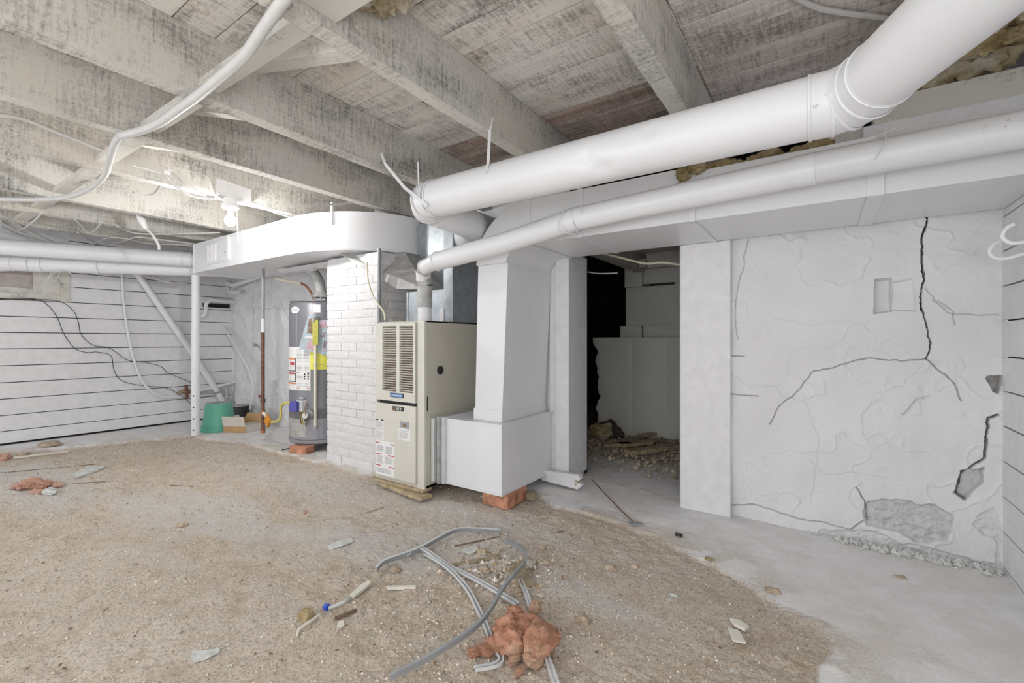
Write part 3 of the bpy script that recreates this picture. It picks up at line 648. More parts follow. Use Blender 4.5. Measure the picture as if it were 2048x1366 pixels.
# ================================================================== FURNACE
F_ = thing('furnace', 'beige upright gas furnace with louvered upper door', 'furnace', (-2.55, 2.6, .05))
fx0, fx1, fy0, fy1, fz0, fz1 = -2.812, -2.300, 2.268, 3.0, .052, 1.236
m = MB(); m.box(fx0, fy0 + .02, fz0, fx0 + .012, fy1, fz1); m.box(fx1 - .012, fy0 + .02, fz0, fx1, fy1, fz1); m.box(fx0, fy1 - .01, fz0, fx1, fy1, fz1); m.box(fx0, fy0 + .02, fz1 - .012, fx1, fy1, fz1); m.box(fx0, fy0 + .02, fz0, fx1, fy1, fz0 + .02)
m.box(fx0 + .01, fy0 + .06, fz0, fx1 - .01, fy0 + .065, fz1 - .01); m.build('cabinet', 'beige', F_, bevel=.002)
MB().box(fx1 - .066, fy0 + .002, fz0 - .006, fx1 + .002, fy0 + .024, fz1).build('corner_post', 'beigeL', F_, bevel=.002, label='paler right corner flange')
MB().box(fx0 - .002, fy0 + .002, fz0, fx0 + .012, fy0 + .024, fz1).build('corner_post', 'beigeL', F_, bevel=.002)
MB().box(fx0, fy0 + .004, fz0 + .0, fx1 - .06, fy0 + .03, fz0 + .028).build('bottom_rail', 'beige', F_)
MB().box(fx0, fy0 + .030, .60, fx1, fy0 + .04, .70).build('gap_backing', 'black', F_)
dx0, dx1 = fx0 + .014, fx1 - .075
ud = MB(); a0, a1, b0, b1 = -2.722, -2.568, -2.536, -2.396; zt, zb = 1.205, .722
ud.box(dx0, fy0 - .012, zt, dx1, fy0 + .012, 1.226); ud.box(dx0, fy0 - .012, .652, dx1, fy0 + .012, zb)
ud.box(dx0, fy0 - .012, zb, a0, fy0 + .012, zt); ud.box(a1, fy0 - .012, zb, b0, fy0 + .012, zt); ud.box(b1, fy0 - .012, zb, dx1, fy0 + .012, zt)
udo = ud.build('upper_door', 'beigeL', F_)
MB().box(dx0 + .03, fy0 + .014, zb - .01, dx1 - .01, fy0 + .018, zt + .01).build('backing', 'brownw', udo)
s0 = None
for c0, c1 in ((a0, a1), (b0, b1)):
    for k in range(28):
        z = zb + .004 + k * (zt - zb) / 28
        if s0 is None:
            s0 = MB().obox(((c0 + c1) / 2, fy0 - .004, z + .006), ((c1 - c0) / 2, 0, 0), (0, .0075, -.0042), (0, .0005, .0014)).build('louver_slat', 'beigeL', udo); base = (c0, z)
        else:
            o = dup(s0, ((c0 + c1) / 2 - (a0 + a1) / 2, 0, z - base[1]), udo); o.scale = ((c1 - c0) / (a1 - a0), 1, 1)
bg = MB().box(-2.632, fy0 - .017, .681, -2.492, fy0 - .011, .712).build('badge', 'black', udo)
bf = MB().box(-2.627, fy0 - .0185, .6845, -2.497, fy0 - .016, .7085).build('badge_face', 'blueink', udo)
text('Comfortmaker', .0215, (-2.624, fy0 - .0195, .6895), (1, 0, 0), (0, 0, 1), 'white', udo, shear=.2)
ld = MB().box(dx0, fy0 - .012, .082, dx1 + .004, fy0 + .012, .628).build('lower_door', 'beigeL', F_, bevel=.003)
MB().box(-2.606, fy0 - .0165, .585, -2.49, fy0 - .012, .615).build('nameplate', 'black', ld)
MB().box(-2.602, fy0 - .0175, .588, -2.575, fy0 - .0160, .612).build('nameplate_block', 'brownw', ld)
text('RPJ II', .028, (-2.571, fy0 - .018, .5905), (1, 0, 0), (0, 0, 1), 'white', ld, shear=.3)
def sticker(x0, z0, x1, z1, par, y, mat='white', lines=(), bars=(), name='sticker'):
    MB().box(x0, y - .0012, z0, x1, y, z1).build(name, mat, par)
    for (bx0, bx1, bz, hh, mt) in bars: MB().box(x0 + (x1 - x0) * bx0, y - .002, z0 + (z1 - z0) * bz - hh / 2, x0 + (x1 - x0) * bx1, y - .001, z0 + (z1 - z0) * bz + hh / 2).build('print_bar', mt, par)
    m = MB(); r_ = random.Random(int(x0 * 1000))
    for (lx0, lx1, lz0, lz1, n) in lines:
        for k in range(n):
            z = z0 + (z1 - z0) * (lz0 + (lz1 - lz0) * (k + .5) / n); e = lx1 - (lx1 - lx0) * r_.random() * .3
            m.box(x0 + (x1 - x0) * lx0, y - .0018, z - .0012, x0 + (x1 - x0) * e, y - .001, z + .0012)
    if m.v: m.build('fine_print', 'grey', par)
sy = fy0 - .0122
sticker(-2.797, .438, -2.705, .505, ld, sy, lines=[(.05, .95, .05, .75, 8)], bars=[(.02, .35, .93, .009, 'black'), (.65, .98, .93, .009, 'black')])
sticker(-2.797, .350, -2.705, .425, ld, sy, lines=[(.05, .95, .1, .9, 9)])
sticker(-2.797, .090, -2.588, .345, ld, sy, lines=[(.06, .46, .68, .86, 9), (.54, .96, .64, .86, 11), (.06, .44, .33, .56, 10), (.5, .96, .36, .56, 8), (.06, .9, .06, .2, 6)],
        bars=[(.02, .2, .93, .007, 'redink'), (.78, .98, .93, .007, 'redink'), (.02, .32, .60, .007, 'redink'), (.66, .98, .60, .007, 'redink'), (.02, .28, .27, .007, 'redink'), (.70, .98, .27, .007, 'redink')])
sticker(-2.527, .463, -2.437, .51, ld, sy, 'grey', bars=[(.3, .7, .5, .022, 'brownp')])
sticker(-2.545, .378, -2.420, .462, ld, sy, lines=[(.08, .9, .12, .9, 10)])
MB().lathe((fx1, 2.432, .880), [(.032, 0), (.032, .004), (.026, .006)], 24, X).build('knockout_plug', 'black', F_, True)
for yy, zz in ((2.33, 1.07), (2.55, 1.03), (2.62, .84), (2.55, .62), (2.36, .58)): MB().lathe((fx1, yy, zz), [(.005, 0), (.004, .003)], 8, X).build('screw', 'beige', F_)
# boards under the furnace
MB().obox((-2.57, 2.30, .039), (.27, .0, .002), (0, .045, 0), (0, 0, .011)).build('board', 'rawwood', bevel=.003, label='pale wooden board wedged directly under the front of the furnace', cat='board')
MB().obox((-2.50, 2.275, .013), (.245, -.03, -.0), (.006, .05, 0), (0, 0, .0135)).build('board', 'rawwood', bevel=.003, label='lower wooden board on the dirt sticking out from under the furnace corner', cat='board')
# ================================================================== RETURN DUCT with filter rack
R_ = thing('return_duct', 'white sheet metal return duct rising from a floor box and running over the doorway', 'duct', (-1.95, 2.8, .08))
f_ = MB().box(-2.297, 2.335, .095, -2.272, 3.0, .545).build('filter_rack', 'trim', R_, bevel=.003)
MB().box(-2.272, 2.39, .11, -2.256, 3.0, .53).build('filter_slot', 'black', R_)
MB().box(-2.256, 2.35, .08, -2.238, 3.0, .56).build('filter_rack', 'galvdull', R_, bevel=.003)
MB().box(-2.238, 2.38, .075, -2.214, 3.0, .552).build('filter_rack', 'trim', R_, bevel=.002)
bx = MB().box(-2.214, 2.41, .082, -1.733, 3.09, .540).build('base_box', 'duct', R_, bevel=.002)
MB().box(-2.218, 2.403, .076, -1.726, 2.41, .092).build('bottom_flange', 'duct', R_); MB().box(-1.733, 2.405, .076, -1.725, 3.09, .092).build('bottom_flange', 'duct', R_)
MB().box(-1.733, 2.405, .532, -1.726, 3.09, .548).build('top_flange', 'duct', R_); MB().box(-2.214, 2.404, .535, -1.728, 2.41, .543).build('top_flange', 'duct', R_)
m = MB(); m.v = [(-2.03, 2.50, .541), (-1.795, 2.50, .541), (-1.795, 3.085, .541), (-2.03, 3.085, .541), (-2.0, 2.50, 1.62), (-1.745, 2.50, 1.62), (-1.745, 3.085, 1.62), (-2.0, 3.085, 1.62)]
m.f = [(0, 1, 2, 3), (4, 5, 6, 7), (0, 1, 5, 4), (1, 2, 6, 5), (2, 3, 7, 6), (3, 0, 4, 7)]; m.build('riser', 'duct', R_, bevel=.002)
MB().box(-2.035, 2.493, .541, -1.787, 2.5, .62).build('collar', 'duct', R_); MB().box(-1.797, 2.495, .541, -1.787, 3.085, .60).build('collar', 'duct', R_)
out = [(-2.0 + .43 * (1 - math.cos(a)), 1.62 + .385 * math.sin(a)) for a in np.linspace(0, math.pi / 2, 18)]
inn = [(-1.745 + .165 * (1 - math.cos(a)), 1.62 + .10 * math.sin(a)) for a in np.linspace(0, math.pi / 2, 10)]
MB().prism(out + inn[::-1], Y, 2.48, 3.085).build('elbow', 'duct', R_, True)
for x0, x1 in ((-1.568, -1.20), (-1.197, -.56), (-.557, .185), (.188, XR - .002)):
    MB().box(x0, 2.48, 1.72, x1, 3.072, 2.005 if x0 < -1.19 else (1.975 if x0 < -.41 else 1.895)).build('run_section', 'duct', R_, bevel=.0015)
for x in (-1.57, -1.2, -.56, .187):
    wd = .030 if x > 0 else .016
    MB().box(x - wd, 2.472, 1.712, x + wd, 2.48, 2.008 if x < -1 else (1.978 if x < 0 else 1.898)).build('slip_cleat', 'duct', R_, bevel=.001); MB().box(x - wd, 2.472, 1.712, x + wd, 3.07, 1.719).build('slip_cleat', 'duct', R_, bevel=.001)
# bricks and wood under the box
MB().obox((-1.80, 2.47, .032), (.105, .0, 0), (0, .045, 0), (0, 0, .043)).build('brick', 'red', bevel=.004, label='orange brick propping the front corner of the return duct box', cat='brick')
MB().obox((-1.735, 2.60, .03), (.028, 0, 0), (0, .08, 0), (0, 0, .045)).build('brick', 'red', bevel=.004, label='brick standing on edge behind the corner brick under the duct box', cat='brick')
MB().obox((-1.67, 2.68, .015), (.03, 0, 0), (0, .03, 0), (0, 0, .02)).build('wood_block', 'oldwood', bevel=.002, label='small dusty wood block beside the bricks under the duct box', cat='wood block')
# broken board near left jamb
m = MB(); pf = ats([(1085, 938), (1158, 947), (1164, 955), (1156, 961), (1167, 968), (1157, 976), (1085, 957)], Y, 3.0)
m.prism([(p.x, max(.008, p.z - .006)) for p in pf], Y, 2.98, 3.02).build('broken_board', 'board', label='short white board with a splintered end leaning at the left door jamb', cat='board')
MB().blob((pf[3].x - .005, 2.995, pf[3].z - .01), (.016, .022, .03), 5, .6, 2).build('splinter_end', 'rawwood', bpy.data.objects['broken_board'])
# ================================================================== ROUND DUCT under the joists
C_ = thing('round_duct', 'large white round duct pipe with elbows slung under the joists', 'pipe', (-.9, 1.9, 1.8))
def ring(par, p, dr, r, h=.012, mat='duct', extra=.004):
    p, dr = Vector(p), Vector(dr).normalized()
    MB().tube([p - dr * h / 2, p - dr * h / 4, p + dr * h / 4, p + dr * h / 2], [r, r + extra, r + extra, r], 32, False).build('ridge', mat, par, True)
RR = .104
ZP = 1.910
# long section with two dents
n = 90; m = MB(); nn = 40
xs_ = np.linspace(-1.83, -.03, n)
for x in xs_:
    for q in range(nn):
        a = 2 * math.pi * q / nn; yy, zz = -math.cos(a), math.sin(a); r_ = RR
        for (dx_, da, sx_, sa, dep) in ((-.85, -.25, .040, .30, .016), (-.78, -.75, .035, .28, .015), (-.56, .25, .022, .22, .010)):
            aa = math.atan2(zz, -yy); r_ -= dep * math.exp(-((x - dx_) / sx_) ** 2 - ((aa - da) / sa) ** 2)
        m.v.append((x, 1.9 + yy * r_, ZP + zz * r_))
for i in range(n - 1):
    for q in range(nn): q2 = (q + 1) % nn; m.f.append((i * nn + q, i * nn + q2, (i + 1) * nn + q2, (i + 1) * nn + q))
m.build('pipe_section', 'duct', C_, True)
MB().tube([(-.035, 1.9, ZP), (.03, 1.9, ZP)], RR + .003, 40).build('collar', 'duct', C_, True)
ring(C_, (-.036, 1.9, ZP), (1, 0, 0), RR + .002)
el = [(.03, 1.9, ZP), (.075, 1.882, ZP), (.120, 1.83, ZP), (.155, 1.76, ZP)]
for i in range(3): MB().tube([el[i], el[i + 1]], RR + .001, 40).build('elbow_gore', 'duct', C_, True); 
for i, dr in ((0, (1, 0, 0)), (1, (.8, -.5, 0)), (2, (.55, -.8, 0))): ring(C_, el[i], dr, RR + .002, .014)
MB().tube([(.135, 1.80, ZP), (.155, 1.76, ZP), (.62, .84, ZP + .01)], RR, 40).build('pipe_section', 'duct', C_, True)
ring(C_, (.15, 1.77, ZP), (.45, -.9, 0), RR, .01)
for px_, py_ in ((1768, 190), (1720, 60)):
    pass
# left elbow and stub into the plenum
el = [(-1.83, 1.9, ZP), (-1.90, 1.915, ZP), (-1.955, 1.97, ZP), (-1.975, 2.05, ZP)]
for i in range(3): MB().tube([el[i], el[i + 1]], RR + .002, 40).build('elbow_gore', 'duct', C_, True)
for i, dr in ((0, (1, 0, 0)), (1, (.8, -.5, 0)), (2, (.4, -.9, 0)), (3, (0, 1, 0))): ring(C_, el[i], dr, RR + .002, .014)
MB().tube([(-1.975, 2.03, ZP), (-1.99, 2.36, ZP - .01), (-2.02, 2.46, ZP - .015), (-2.10, 2.56, ZP - .02), (-2.32, 2.72, ZP - .02)], [RR, RR, RR, RR, RR], 40).build('stub_pipe', 'duct', C_, True)
for px_, yy in ((-.02, 1.80), (.01, 1.80)): MB().lathe((px_, 1.9 - RR - .004, ZP - .02 + px_), [(.006, 0), (.004, -.005)], 10, Y).build('screw', 'duct', C_, True)
# hanger straps
def strap(pts, label, wd=.02):
    MB().strip(pts, wd, .0015, (0, -1, 0)).build('hanger_strap', 'duct', None, False, 0, label, 'strap', None)
strap([(-1.47, 1.96, 2.30), (-1.465, 1.93, 2.22), (-1.40, 1.83, 2.0), (-1.385, 1.792, 1.93)], 'thin metal hanger strap from the joist to the long round duct')
strap([(-2.34, 1.93, 2.30), (-2.30, 1.93, 2.22), (-2.02, 1.84, 1.99), (-1.90, 1.79, 1.92), (-1.80, 1.80, 1.84)], 'twisted metal hanger strap at the left elbow of the round duct')
strap([(-2.10, 2.02, 2.22), (-2.09, 2.02, 1.98)], 'short hanger strap behind the left elbow of the round duct', .012)
# ================================================================== FLUE PIPE
V_ = thing('flue_pipe', 'thinner white flue pipe rising from the furnace and running below the round duct', 'pipe', (-1, 2.3, 1.6))
MB().tube([(-2.425, 2.40, 1.236), (-2.425, 2.40, 1.35)], .050, 24).build('flue_outlet', 'paint', V_, True)
MB().tube([(-2.425, 2.40, 1.34), (-2.425, 2.40, 1.47), (-2.41, 2.40, 1.51)], .054, 24).build('flue_section', 'galvdull', V_, True, label='scuffed bare metal flue section')
MB().tube([(-2.41, 2.40, 1.50), (-2.42, 2.385, 1.55)], .056, 24).build('elbow_gore', 'galvdull', V_, True)
MB().tube([(-2.42, 2.385, 1.545), (-2.40, 2.36, 1.60)], .053, 24).build('elbow_gore', 'paint', V_, True)
MB().tube([(-2.41, 2.37, 1.585), (-2.35, 2.33, 1.63)], .051, 24).build('elbow_gore', 'galvdull', V_, True)
MB().tube([(-2.36, 2.335, 1.622), (-2.23, 2.305, 1.642)], .053, 28).build('elbow_gore', 'paint', V_, True)
for p_, dr in (((-2.42, 2.385, 1.547), (.2, -.3, 1)), ((-2.40, 2.362, 1.595), (.4, -.3, .8)), ((-2.355, 2.333, 1.624), (1, -.2, .3))): ring(V_, p_, dr, .054, .010)
MB().tube([(-2.25, 2.305, 1.640), (-2.20, 2.30, 1.645), (-1.66, 2.30, 1.700), (-1.18, 2.30, 1.770)], [.056, .064, .064, .064], 32).build('pipe_section', 'duct', V_, True)
MB().tube([(-1.19, 2.30, 1.768), (-1.13, 2.30, 1.778)], .0665, 32).build('collar', 'duct', V_, True)
MB().tube([(-1.14, 2.30, 1.778), (-.55, 2.30, 1.803), (-.06, 2.30, 1.822)], .064, 32).build('pipe_section', 'duct', V_, True)
MB().tube([(-.10, 2.30, 1.821), (-.03, 2.30, 1.823)], .0665, 32).build('collar', 'duct', V_, True)
m = MB().tube([(-.04 + k * .047, 2.30, 1.824 + .0005 * k) for k in range(17)], .0655, 48)
dd = [max(0, min(1, (.0 + (v[0] - .05) * 3))) * max(0, 1 - abs(math.atan2(v[2] - 1.828, 2.30 - v[1]) - .25) / .45) for v in m.v]
m.build('pipe_section', 'rustpaint', V_, True, attrs={'dirt': dd}, label='last section speckled with rust spots')
for x in (-2.2, -1.19, -1.13, -.03): ring(V_, (x, 2.30, 1.645 if x < -2 else (1.769 if x < -1 else 1.823)), (1, 0, .05), .064, .008)
# ================================================================== LEFT ROUND PIPES
Lp = thing('round_duct', 'upper of the two white round ducts running along the far left ceiling', 'pipe', (-6.3, 1.6, 2.0))
MB().tube([(-6.98, .30, 2.02), (-6.70, .84, 2.02), (-6.06, 2.16, 2.03)], .080, 32).build('pipe_section', 'duct', Lp, True)
MB().tube([(-6.08, 2.12, 2.03), (-6.04, 2.24, 2.03), (-5.98, 2.34, 2.03), (-5.875, 2.40, 2.03)], .083, 32).build('elbow', 'duct', Lp, True)
for p_, dr in (((-6.06, 2.16, 2.03), (.5, .86, 0)), ((-6.035, 2.24, 2.03), (.5, .86, 0)), ((-6.0, 2.30, 2.03), (.6, .7, 0))): ring(Lp, p_, dr, .083, .012)
Lq = thing('round_duct', 'lower of the two white round ducts at the far left, tied with string', 'pipe', (-6.5, 1.6, 1.85))
MB().tube([(-6.99, .55, 1.80), (-6.95, .75, 1.86), (-6.90, .95, 1.895), (-6.80, 1.15, 1.90)], .082, 32).build('pipe_section', 'duct', Lq, True)
MB().tube([(-6.82, 1.12, 1.90), (-6.08, 2.60, 1.955), (-5.885, 2.70, 1.96)], .080, 32).build('pipe_section', 'duct', Lq, True)
for p_ in ((-6.90, .95, 1.895), (-6.84, 1.06, 1.90), (-6.60, 1.55, 1.905)): ring(Lq, p_, (.45, .89, 0), .083, .01)
# string loops
for k, (pp, lab) in enumerate([([(105, 540), (92, 565), (103, 550), (120, 540), (113, 562), (108, 566)], 'white string dangling from the lower left duct, left strand'),
          ([(120, 540), (142, 547), (155, 565), (147, 575), (130, 570)], 'white string loop dangling from the lower left duct, right strand')]):
    cable([at(a, b, X, -6.68 + .01 * q) for q, (a, b) in enumerate(pp)], .0035, 'cable', 'string', lab, 'string')
cable([at(a, b, X, -6.60) for a, b in [(60, 480), (62, 490), (72, 505), (88, 515)]], .003, 'cable', 'string', 'thin string tied round the upper left duct', 'string')
# ================================================================== SUPPORT POST
PP = (-5.955, 2.25)
t = thing('support_post', 'white tubular steel support post with punched holes', 'post', (PP[0], PP[1], 0))
MB().tube([(PP[0], PP[1], 0.004), (PP[0], PP[1], 1.20)], .044, 28).build('outer_tube', 'duct', t, True)
MB().tube([(PP[0], PP[1], 1.19), (PP[0], PP[1], 1.845)], .040, 28).build('inner_tube', 'duct', t, True)
for z in (.07, .20, .33, .46):
    for a in (-.25, -1.15, -2.0):
        aa = -.565 + a; c = (PP[0] + .0445 * math.cos(aa), PP[1] + .0445 * math.sin(aa)); dr = Vector((math.cos(aa), math.sin(aa), 0))
        if a != -1.15: MB().tube([Vector((*c, z)) - dr * .004, Vector((*c, z)) + dr * .0006], .009, 12).build('hole', 'black', t)
# ================================================================== WATER HEATER
HC = (-4.32, 2.78); HR = .30
def oncyl(px, py, r=HR, c=HC):
    d = Fv + (px - 1024) / FPX * Rv; ox, oy = -c[0], -c[1]
    A = d[0] ** 2 + d[1] ** 2; B = ox * d[0] + oy * d[1]; C = ox * ox + oy * oy - r * r; D2 = B * B - A * C
    t_ = (-B - math.sqrt(max(D2, 0))) / A; return math.atan2(d[1] * t_ - c[1], d[0] * t_ - c[0]), 1.1 + (HY - py) / FPX * t_
def cylpatch(px0, py0, px1, py1, off, par, mat, name='sticker', pc=None):
    pc = pc or (py0 + py1) / 2
    a0, _ = oncyl(px0, pc); a1, _ = oncyl(px1, pc); z0 = oncyl((px0 + px1) / 2, py1)[1]; z1 = oncyl((px0 + px1) / 2, py0)[1]
    m = MB(); r = HR + off; n = 8
    for q in range(n + 1):
        a = a0 + (a1 - a0) * q / n; m.v += [(HC[0] + r * math.cos(a), HC[1] + r * math.sin(a), z) for z in (z0, z1)]
    for q in range(n): m.f.append((q * 2, q * 2 + 2, q * 2 + 3, q * 2 + 1))
    return m.build(name, mat, par)
H = thing('water_heater', 'tall grey cylindrical gas water heater standing on a brick', 'water heater', (HC[0], HC[1], .07))
MB().lathe((*HC, .075), [(HR - .02, 0), (HR - .003, .004), (HR - .003, .05), (HR, .055), (HR, .34), (HR + .002, .345), (HR + .002, .36), (HR, .365), (HR, 1.38), (HR - .012, 1.40), (HR - .05, 1.415)], 64).build('tank', 'heater', H, True)
MB().lathe((*HC, .085), [(HR + .001, 0), (HR + .003, .004), (HR + .003, .028), (HR + .001, .03)], 64).build('base_ring', 'heaterl', H, True)
MB().lathe((*HC, 1.478), [(HR - .010, 0), (HR - .005, .004), (HR - .006, .014), (.05, .02)], 64).build('lid', 'heater', H, True)
cylpatch(592, 628, 594, 690, .001, H, 'heaterl', 'jacket_seam')
cylpatch(580, 838, 657, 880, .0015, H, 'heaterl', 'lower_jacket')
cylpatch(578, 838, 612, 874, .004, H, 'galvdull', 'burner_cover', 856)
# stickers
wl_ = cylpatch(577.6, 694, 621, 781, .002, H, 'white', 'instruction_sticker')
cylpatch(577.8, 716, 591, 719, .003, wl_, 'orangeink', 'print_bar'); cylpatch(577.8, 741, 592, 742.5, .003, wl_, 'black', 'print_bar'); cylpatch(590.5, 716, 592, 742, .0032, wl_, 'black', 'print_bar')
cylpatch(581, 724, 589, 730, .0035, wl_, 'redink', 'pictogram'); cylpatch(577.8, 745, 592, 748.5, .003, wl_, 'redink', 'print_bar'); cylpatch(577.8, 762, 592, 763.5, .003, wl_, 'black', 'print_bar')
cylpatch(590.5, 745, 592, 763, .0032, wl_, 'black', 'print_bar'); cylpatch(577.8, 765, 592, 768, .003, wl_, 'orangeink', 'print_bar')
for q in range(6): cylpatch(608 + (q % 2) * 7, 747 + (q // 2) * 4.6, 611 + (q % 2) * 7, 750 + (q // 2) * 4.6, .003, wl_, 'black', 'pictogram')
for q, yy in enumerate([699, 702, 705, 708, 711, 714, 717, 720, 723, 731, 734, 737, 740, 752, 755, 758, 766, 769, 772]):
    cylpatch(594, yy, 606 if 746 < yy < 762 else 604, yy + .8, .003, wl_, 'grey', 'fine_print'); 
    if yy < 742 or yy > 764: cylpatch(607, yy, 618, yy + .8, .003, wl_, 'grey', 'fine_print')
for a_ in (744, 776): cylpatch(594, a_, 599, a_ + 1.2, .003, wl_, 'redink', 'print_bar'); cylpatch(614, a_, 619, a_ + 1.2, .003, wl_, 'redink', 'print_bar')
yl = cylpatch(619, 700, 653.5, 739, .002, H, 'yellow', 'energy_guide'); cylpatch(623, 713, 636, 714, .003, yl, 'grey', 'fine_print'); cylpatch(623, 729, 650, 729.6, .003, yl, 'grey', 'fine_print'); cylpatch(623, 732, 650, 732.6, .003, yl, 'grey', 'fine_print')
cylpatch(627, 609, 641, 625, .002, H, 'white', 'rating_plate')
# oval logo
a_c, z_c = oncyl(590, 620); m = MB(); 
def oval(rx, rz, off, mat, par, name):
    m = MB(); m.v = [(HC[0] + (HR + off) * math.cos(a_c), HC[1] + (HR + off) * math.sin(a_c), z_c)]
    for q in range(28):
        t_ = q / 28 * 6.2832; a = a_c + rx * math.cos(t_) / HR; m.v.append((HC[0] + (HR + off) * math.cos(a), HC[1] + (HR + off) * math.sin(a), z_c + rz * math.sin(t_)))
    m.f = [(0, 1 + q, 1 + (q + 1) % 28) for q in range(28)]; return m.build(name, mat, par)
ov = oval(.062, .034, .0025, 'white', H, 'logo'); oval(.050, .015, .0032, 'grey', ov, 'logo_band'); oval(.044, .010, .0038, 'white', ov, 'logo_band'); oval(.035, .005, .0042, 'grey', ov, 'logo_band')
# flue hood and vent
hz = 1.495
MB().lathe((*HC, hz), [(.085, .045), (.09, .05), (.075, .08), (.055, .10), (.05, .12)], 28).build('draft_hood', 'galvdull', H, True)
for a in (.3, 1.9, 3.4, 4.9, 5.7): MB().box(HC[0] + .08 * math.cos(a) - .006, HC[1] + .08 * math.sin(a) - .006, hz, HC[0] + .08 * math.cos(a) + .006, HC[1] + .08 * math.sin(a) + .006, hz + .05).build('hood_leg', 'galvdull', H)
MB().tube(smoothpath([(HC[0], HC[1], hz + .11), (HC[0] - .01, HC[1] - .02, hz + .22), (HC[0] - .07, HC[1] - .04, hz + .31), (HC[0] - .18, HC[1] - .05, hz + .35)], 4), .052, 24).build('vent_pipe', 'galvdull', H, True)
MB().tube([(HC[0] + .10, HC[1] + .02, hz), (HC[0] + .11, HC[1] + .03, hz + .15), (HC[0] + .13, HC[1] + .04, 1.84)], .014, 12).build('water_pipe', 'galvdull', H, True)
MB().tube(smoothpath([(HC[0] - .10, HC[1] - .02, hz), (HC[0] - .12, HC[1] - .02, hz + .07), (HC[0] - .22, HC[1] - .02, hz + .17), (HC[0] - .36, HC[1] - .0, hz + .22)], 5), .012, 12).build('water_pipe', 'copper', H, True, label='curved copper water line')
MB().tube([(HC[0] - .36, HC[1], hz + .22), (HC[0] - .62, HC[1] - .05, 1.76), (HC[0] - .80, HC[1] - .05, 1.80)], .016, 12).build('water_pipe', 'cream', H, True)
# gas valve
gp = at(597, 812, Y, 2.47)
gv = MB().obox(gp + Vector((.0, .05, 0)), (.05, 0, 0), (0, .05, 0), (0, 0, .055)).build('gas_valve', 'trim', H, bevel=.008)
MB().obox(gp + Vector((-.035, .0, -.004)), (.040, .012, 0), (-.02, .05, 0), (0, 0, .05)).build('valve_body', 'bluev', gv, bevel=.008)
MB().lathe(gp + Vector((.0, .04, .058)), [(.042, 0), (.044, .012), (.036, .022), (.03, .03)], 20).build('control_knob', 'trimg', gv, True)
for q, mt in ((0, 'copper'), (1, 'yhose'), (2, 'trim')): MB().tube(smoothpath([gp + Vector((.01 + .025 * q, .03, -.05)), gp + Vector((.012 + .03 * q, .01, -.11)), gp + Vector((.0 + .028 * q, .03, -.185))], 4), .005, 8).build('gas_tube', mt, H, True)
MB().tube(smoothpath([gp + Vector((.05, .05, .02)), gp + Vector((.11, .0, -.04)), gp + Vector((.11, .02, -.14)), gp + Vector((.05, .04, -.19))], 5), .006, 8).build('gas_tube', 'brownp', H, True)
# drain valve
a_, z_ = oncyl(617, 829); c = Vector((HC[0] + HR * math.cos(a_), HC[1] + HR * math.sin(a_), z_)); dr = Vector((math.cos(a_), math.sin(a_), 0))
MB().tube([c - dr * .01, c + dr * .006, c + dr * .014], [.048, .048, .036], 24).build('drain_flange', 'heaterl', H, True)
dv = MB().tube([c + dr * .01, c + dr * .06], [.022, .018], 16).build('drain_valve', 'steel', H, True)
MB().tube([c + dr * .06, c + dr * .062 + Vector((0, 0, 0)), c + dr * .085], [.03, .031, .026], 12).build('valve_handle', 'trim', dv, True)
MB().tube([c + dr * .04, c + dr * .05 + Vector((0, 0, -.05))], [.017, .014], 12).build('spout', 'black', dv, True)
# overflow pipe with yellow tag
_t = Vector((-HC[0], -HC[1], 0)).normalized()
a_, _ = oncyl(632, 740); q0 = Vector((HC[0] + (HR + .035) * math.cos(a_), HC[1] + (HR + .035) * math.sin(a_), 0)); zt_ = oncyl(632, 640)[1]; zb_ = oncyl(632, 857)[1]
op = MB().tube([q0 + Vector((0, 0, zb_ + .03)), q0 + Vector((0, 0, zt_))], .0125, 14).build('overflow_pipe', 'cream', H, True)
MB().tube([q0 + Vector((0, 0, zb_)), q0 + Vector((0, 0, zb_ + .03))], .0115, 14).build('pipe_end', 'galvdull', op, True)
ty = oncyl(632, 690)[1]; MB().obox(q0 + _t * .015 + Vector((0, 0, (zt_ + ty) / 2)), (_t.y * -.026, _t.x * .026, 0), tuple(_t * .003), (0, 0, (zt_ - ty) / 2)).build('tag', 'yellowtag', op, bevel=.006)
MB().tube([q0 + Vector((0, -.02, zt_ - .02)), q0 + Vector((.002, -.02, zt_ + .01)), q0 + Vector((0, .03, zt_ + .02))], .014, 10).build('relief_valve', 'steel', op, True)
# document bags hanging behind the pipe
_n = Vector((-HC[0], -HC[1], 0)).normalized()
def face_plane(px, py, off):
    d_ = Vector(Fv + (px - 1024) / FPX * Rv + np.array([0, 0, -(py - HY) / FPX])); c_ = Vector((HC[0], HC[1], 0)) + _n * (HR + off)
    t_ = (c_ - Vector((0, 0, 0))).dot(_n) / d_.dot(_n); return Vector((0, 0, 1.1)) + d_ * t_
def sheet(pts2, off, mat, name, label=None, par=None, th=.004):
    a = [face_plane(x, y_, off) for x, y_ in pts2]; m = MB(); n_ = len(a); m.v = [tuple(p) for p in a] + [tuple(p - _n * th) for p in a]
    m.f = [tuple(range(n_)), tuple(range(2 * n_ - 1, n_ - 1, -1))] + [(q, (q + 1) % n_, n_ + (q + 1) % n_, n_ + q) for q in range(n_)]
    return m.build(name, mat, par, False, 0, label, 'paper' if label else None)
b1 = sheet([(616, 632), (628, 628), (634, 640), (640, 704), (636, 707), (600, 698), (598, 694)], .014, 'bluep', 'document_bag', 'plastic document bag with printed manuals hanging left of the yellow tag')
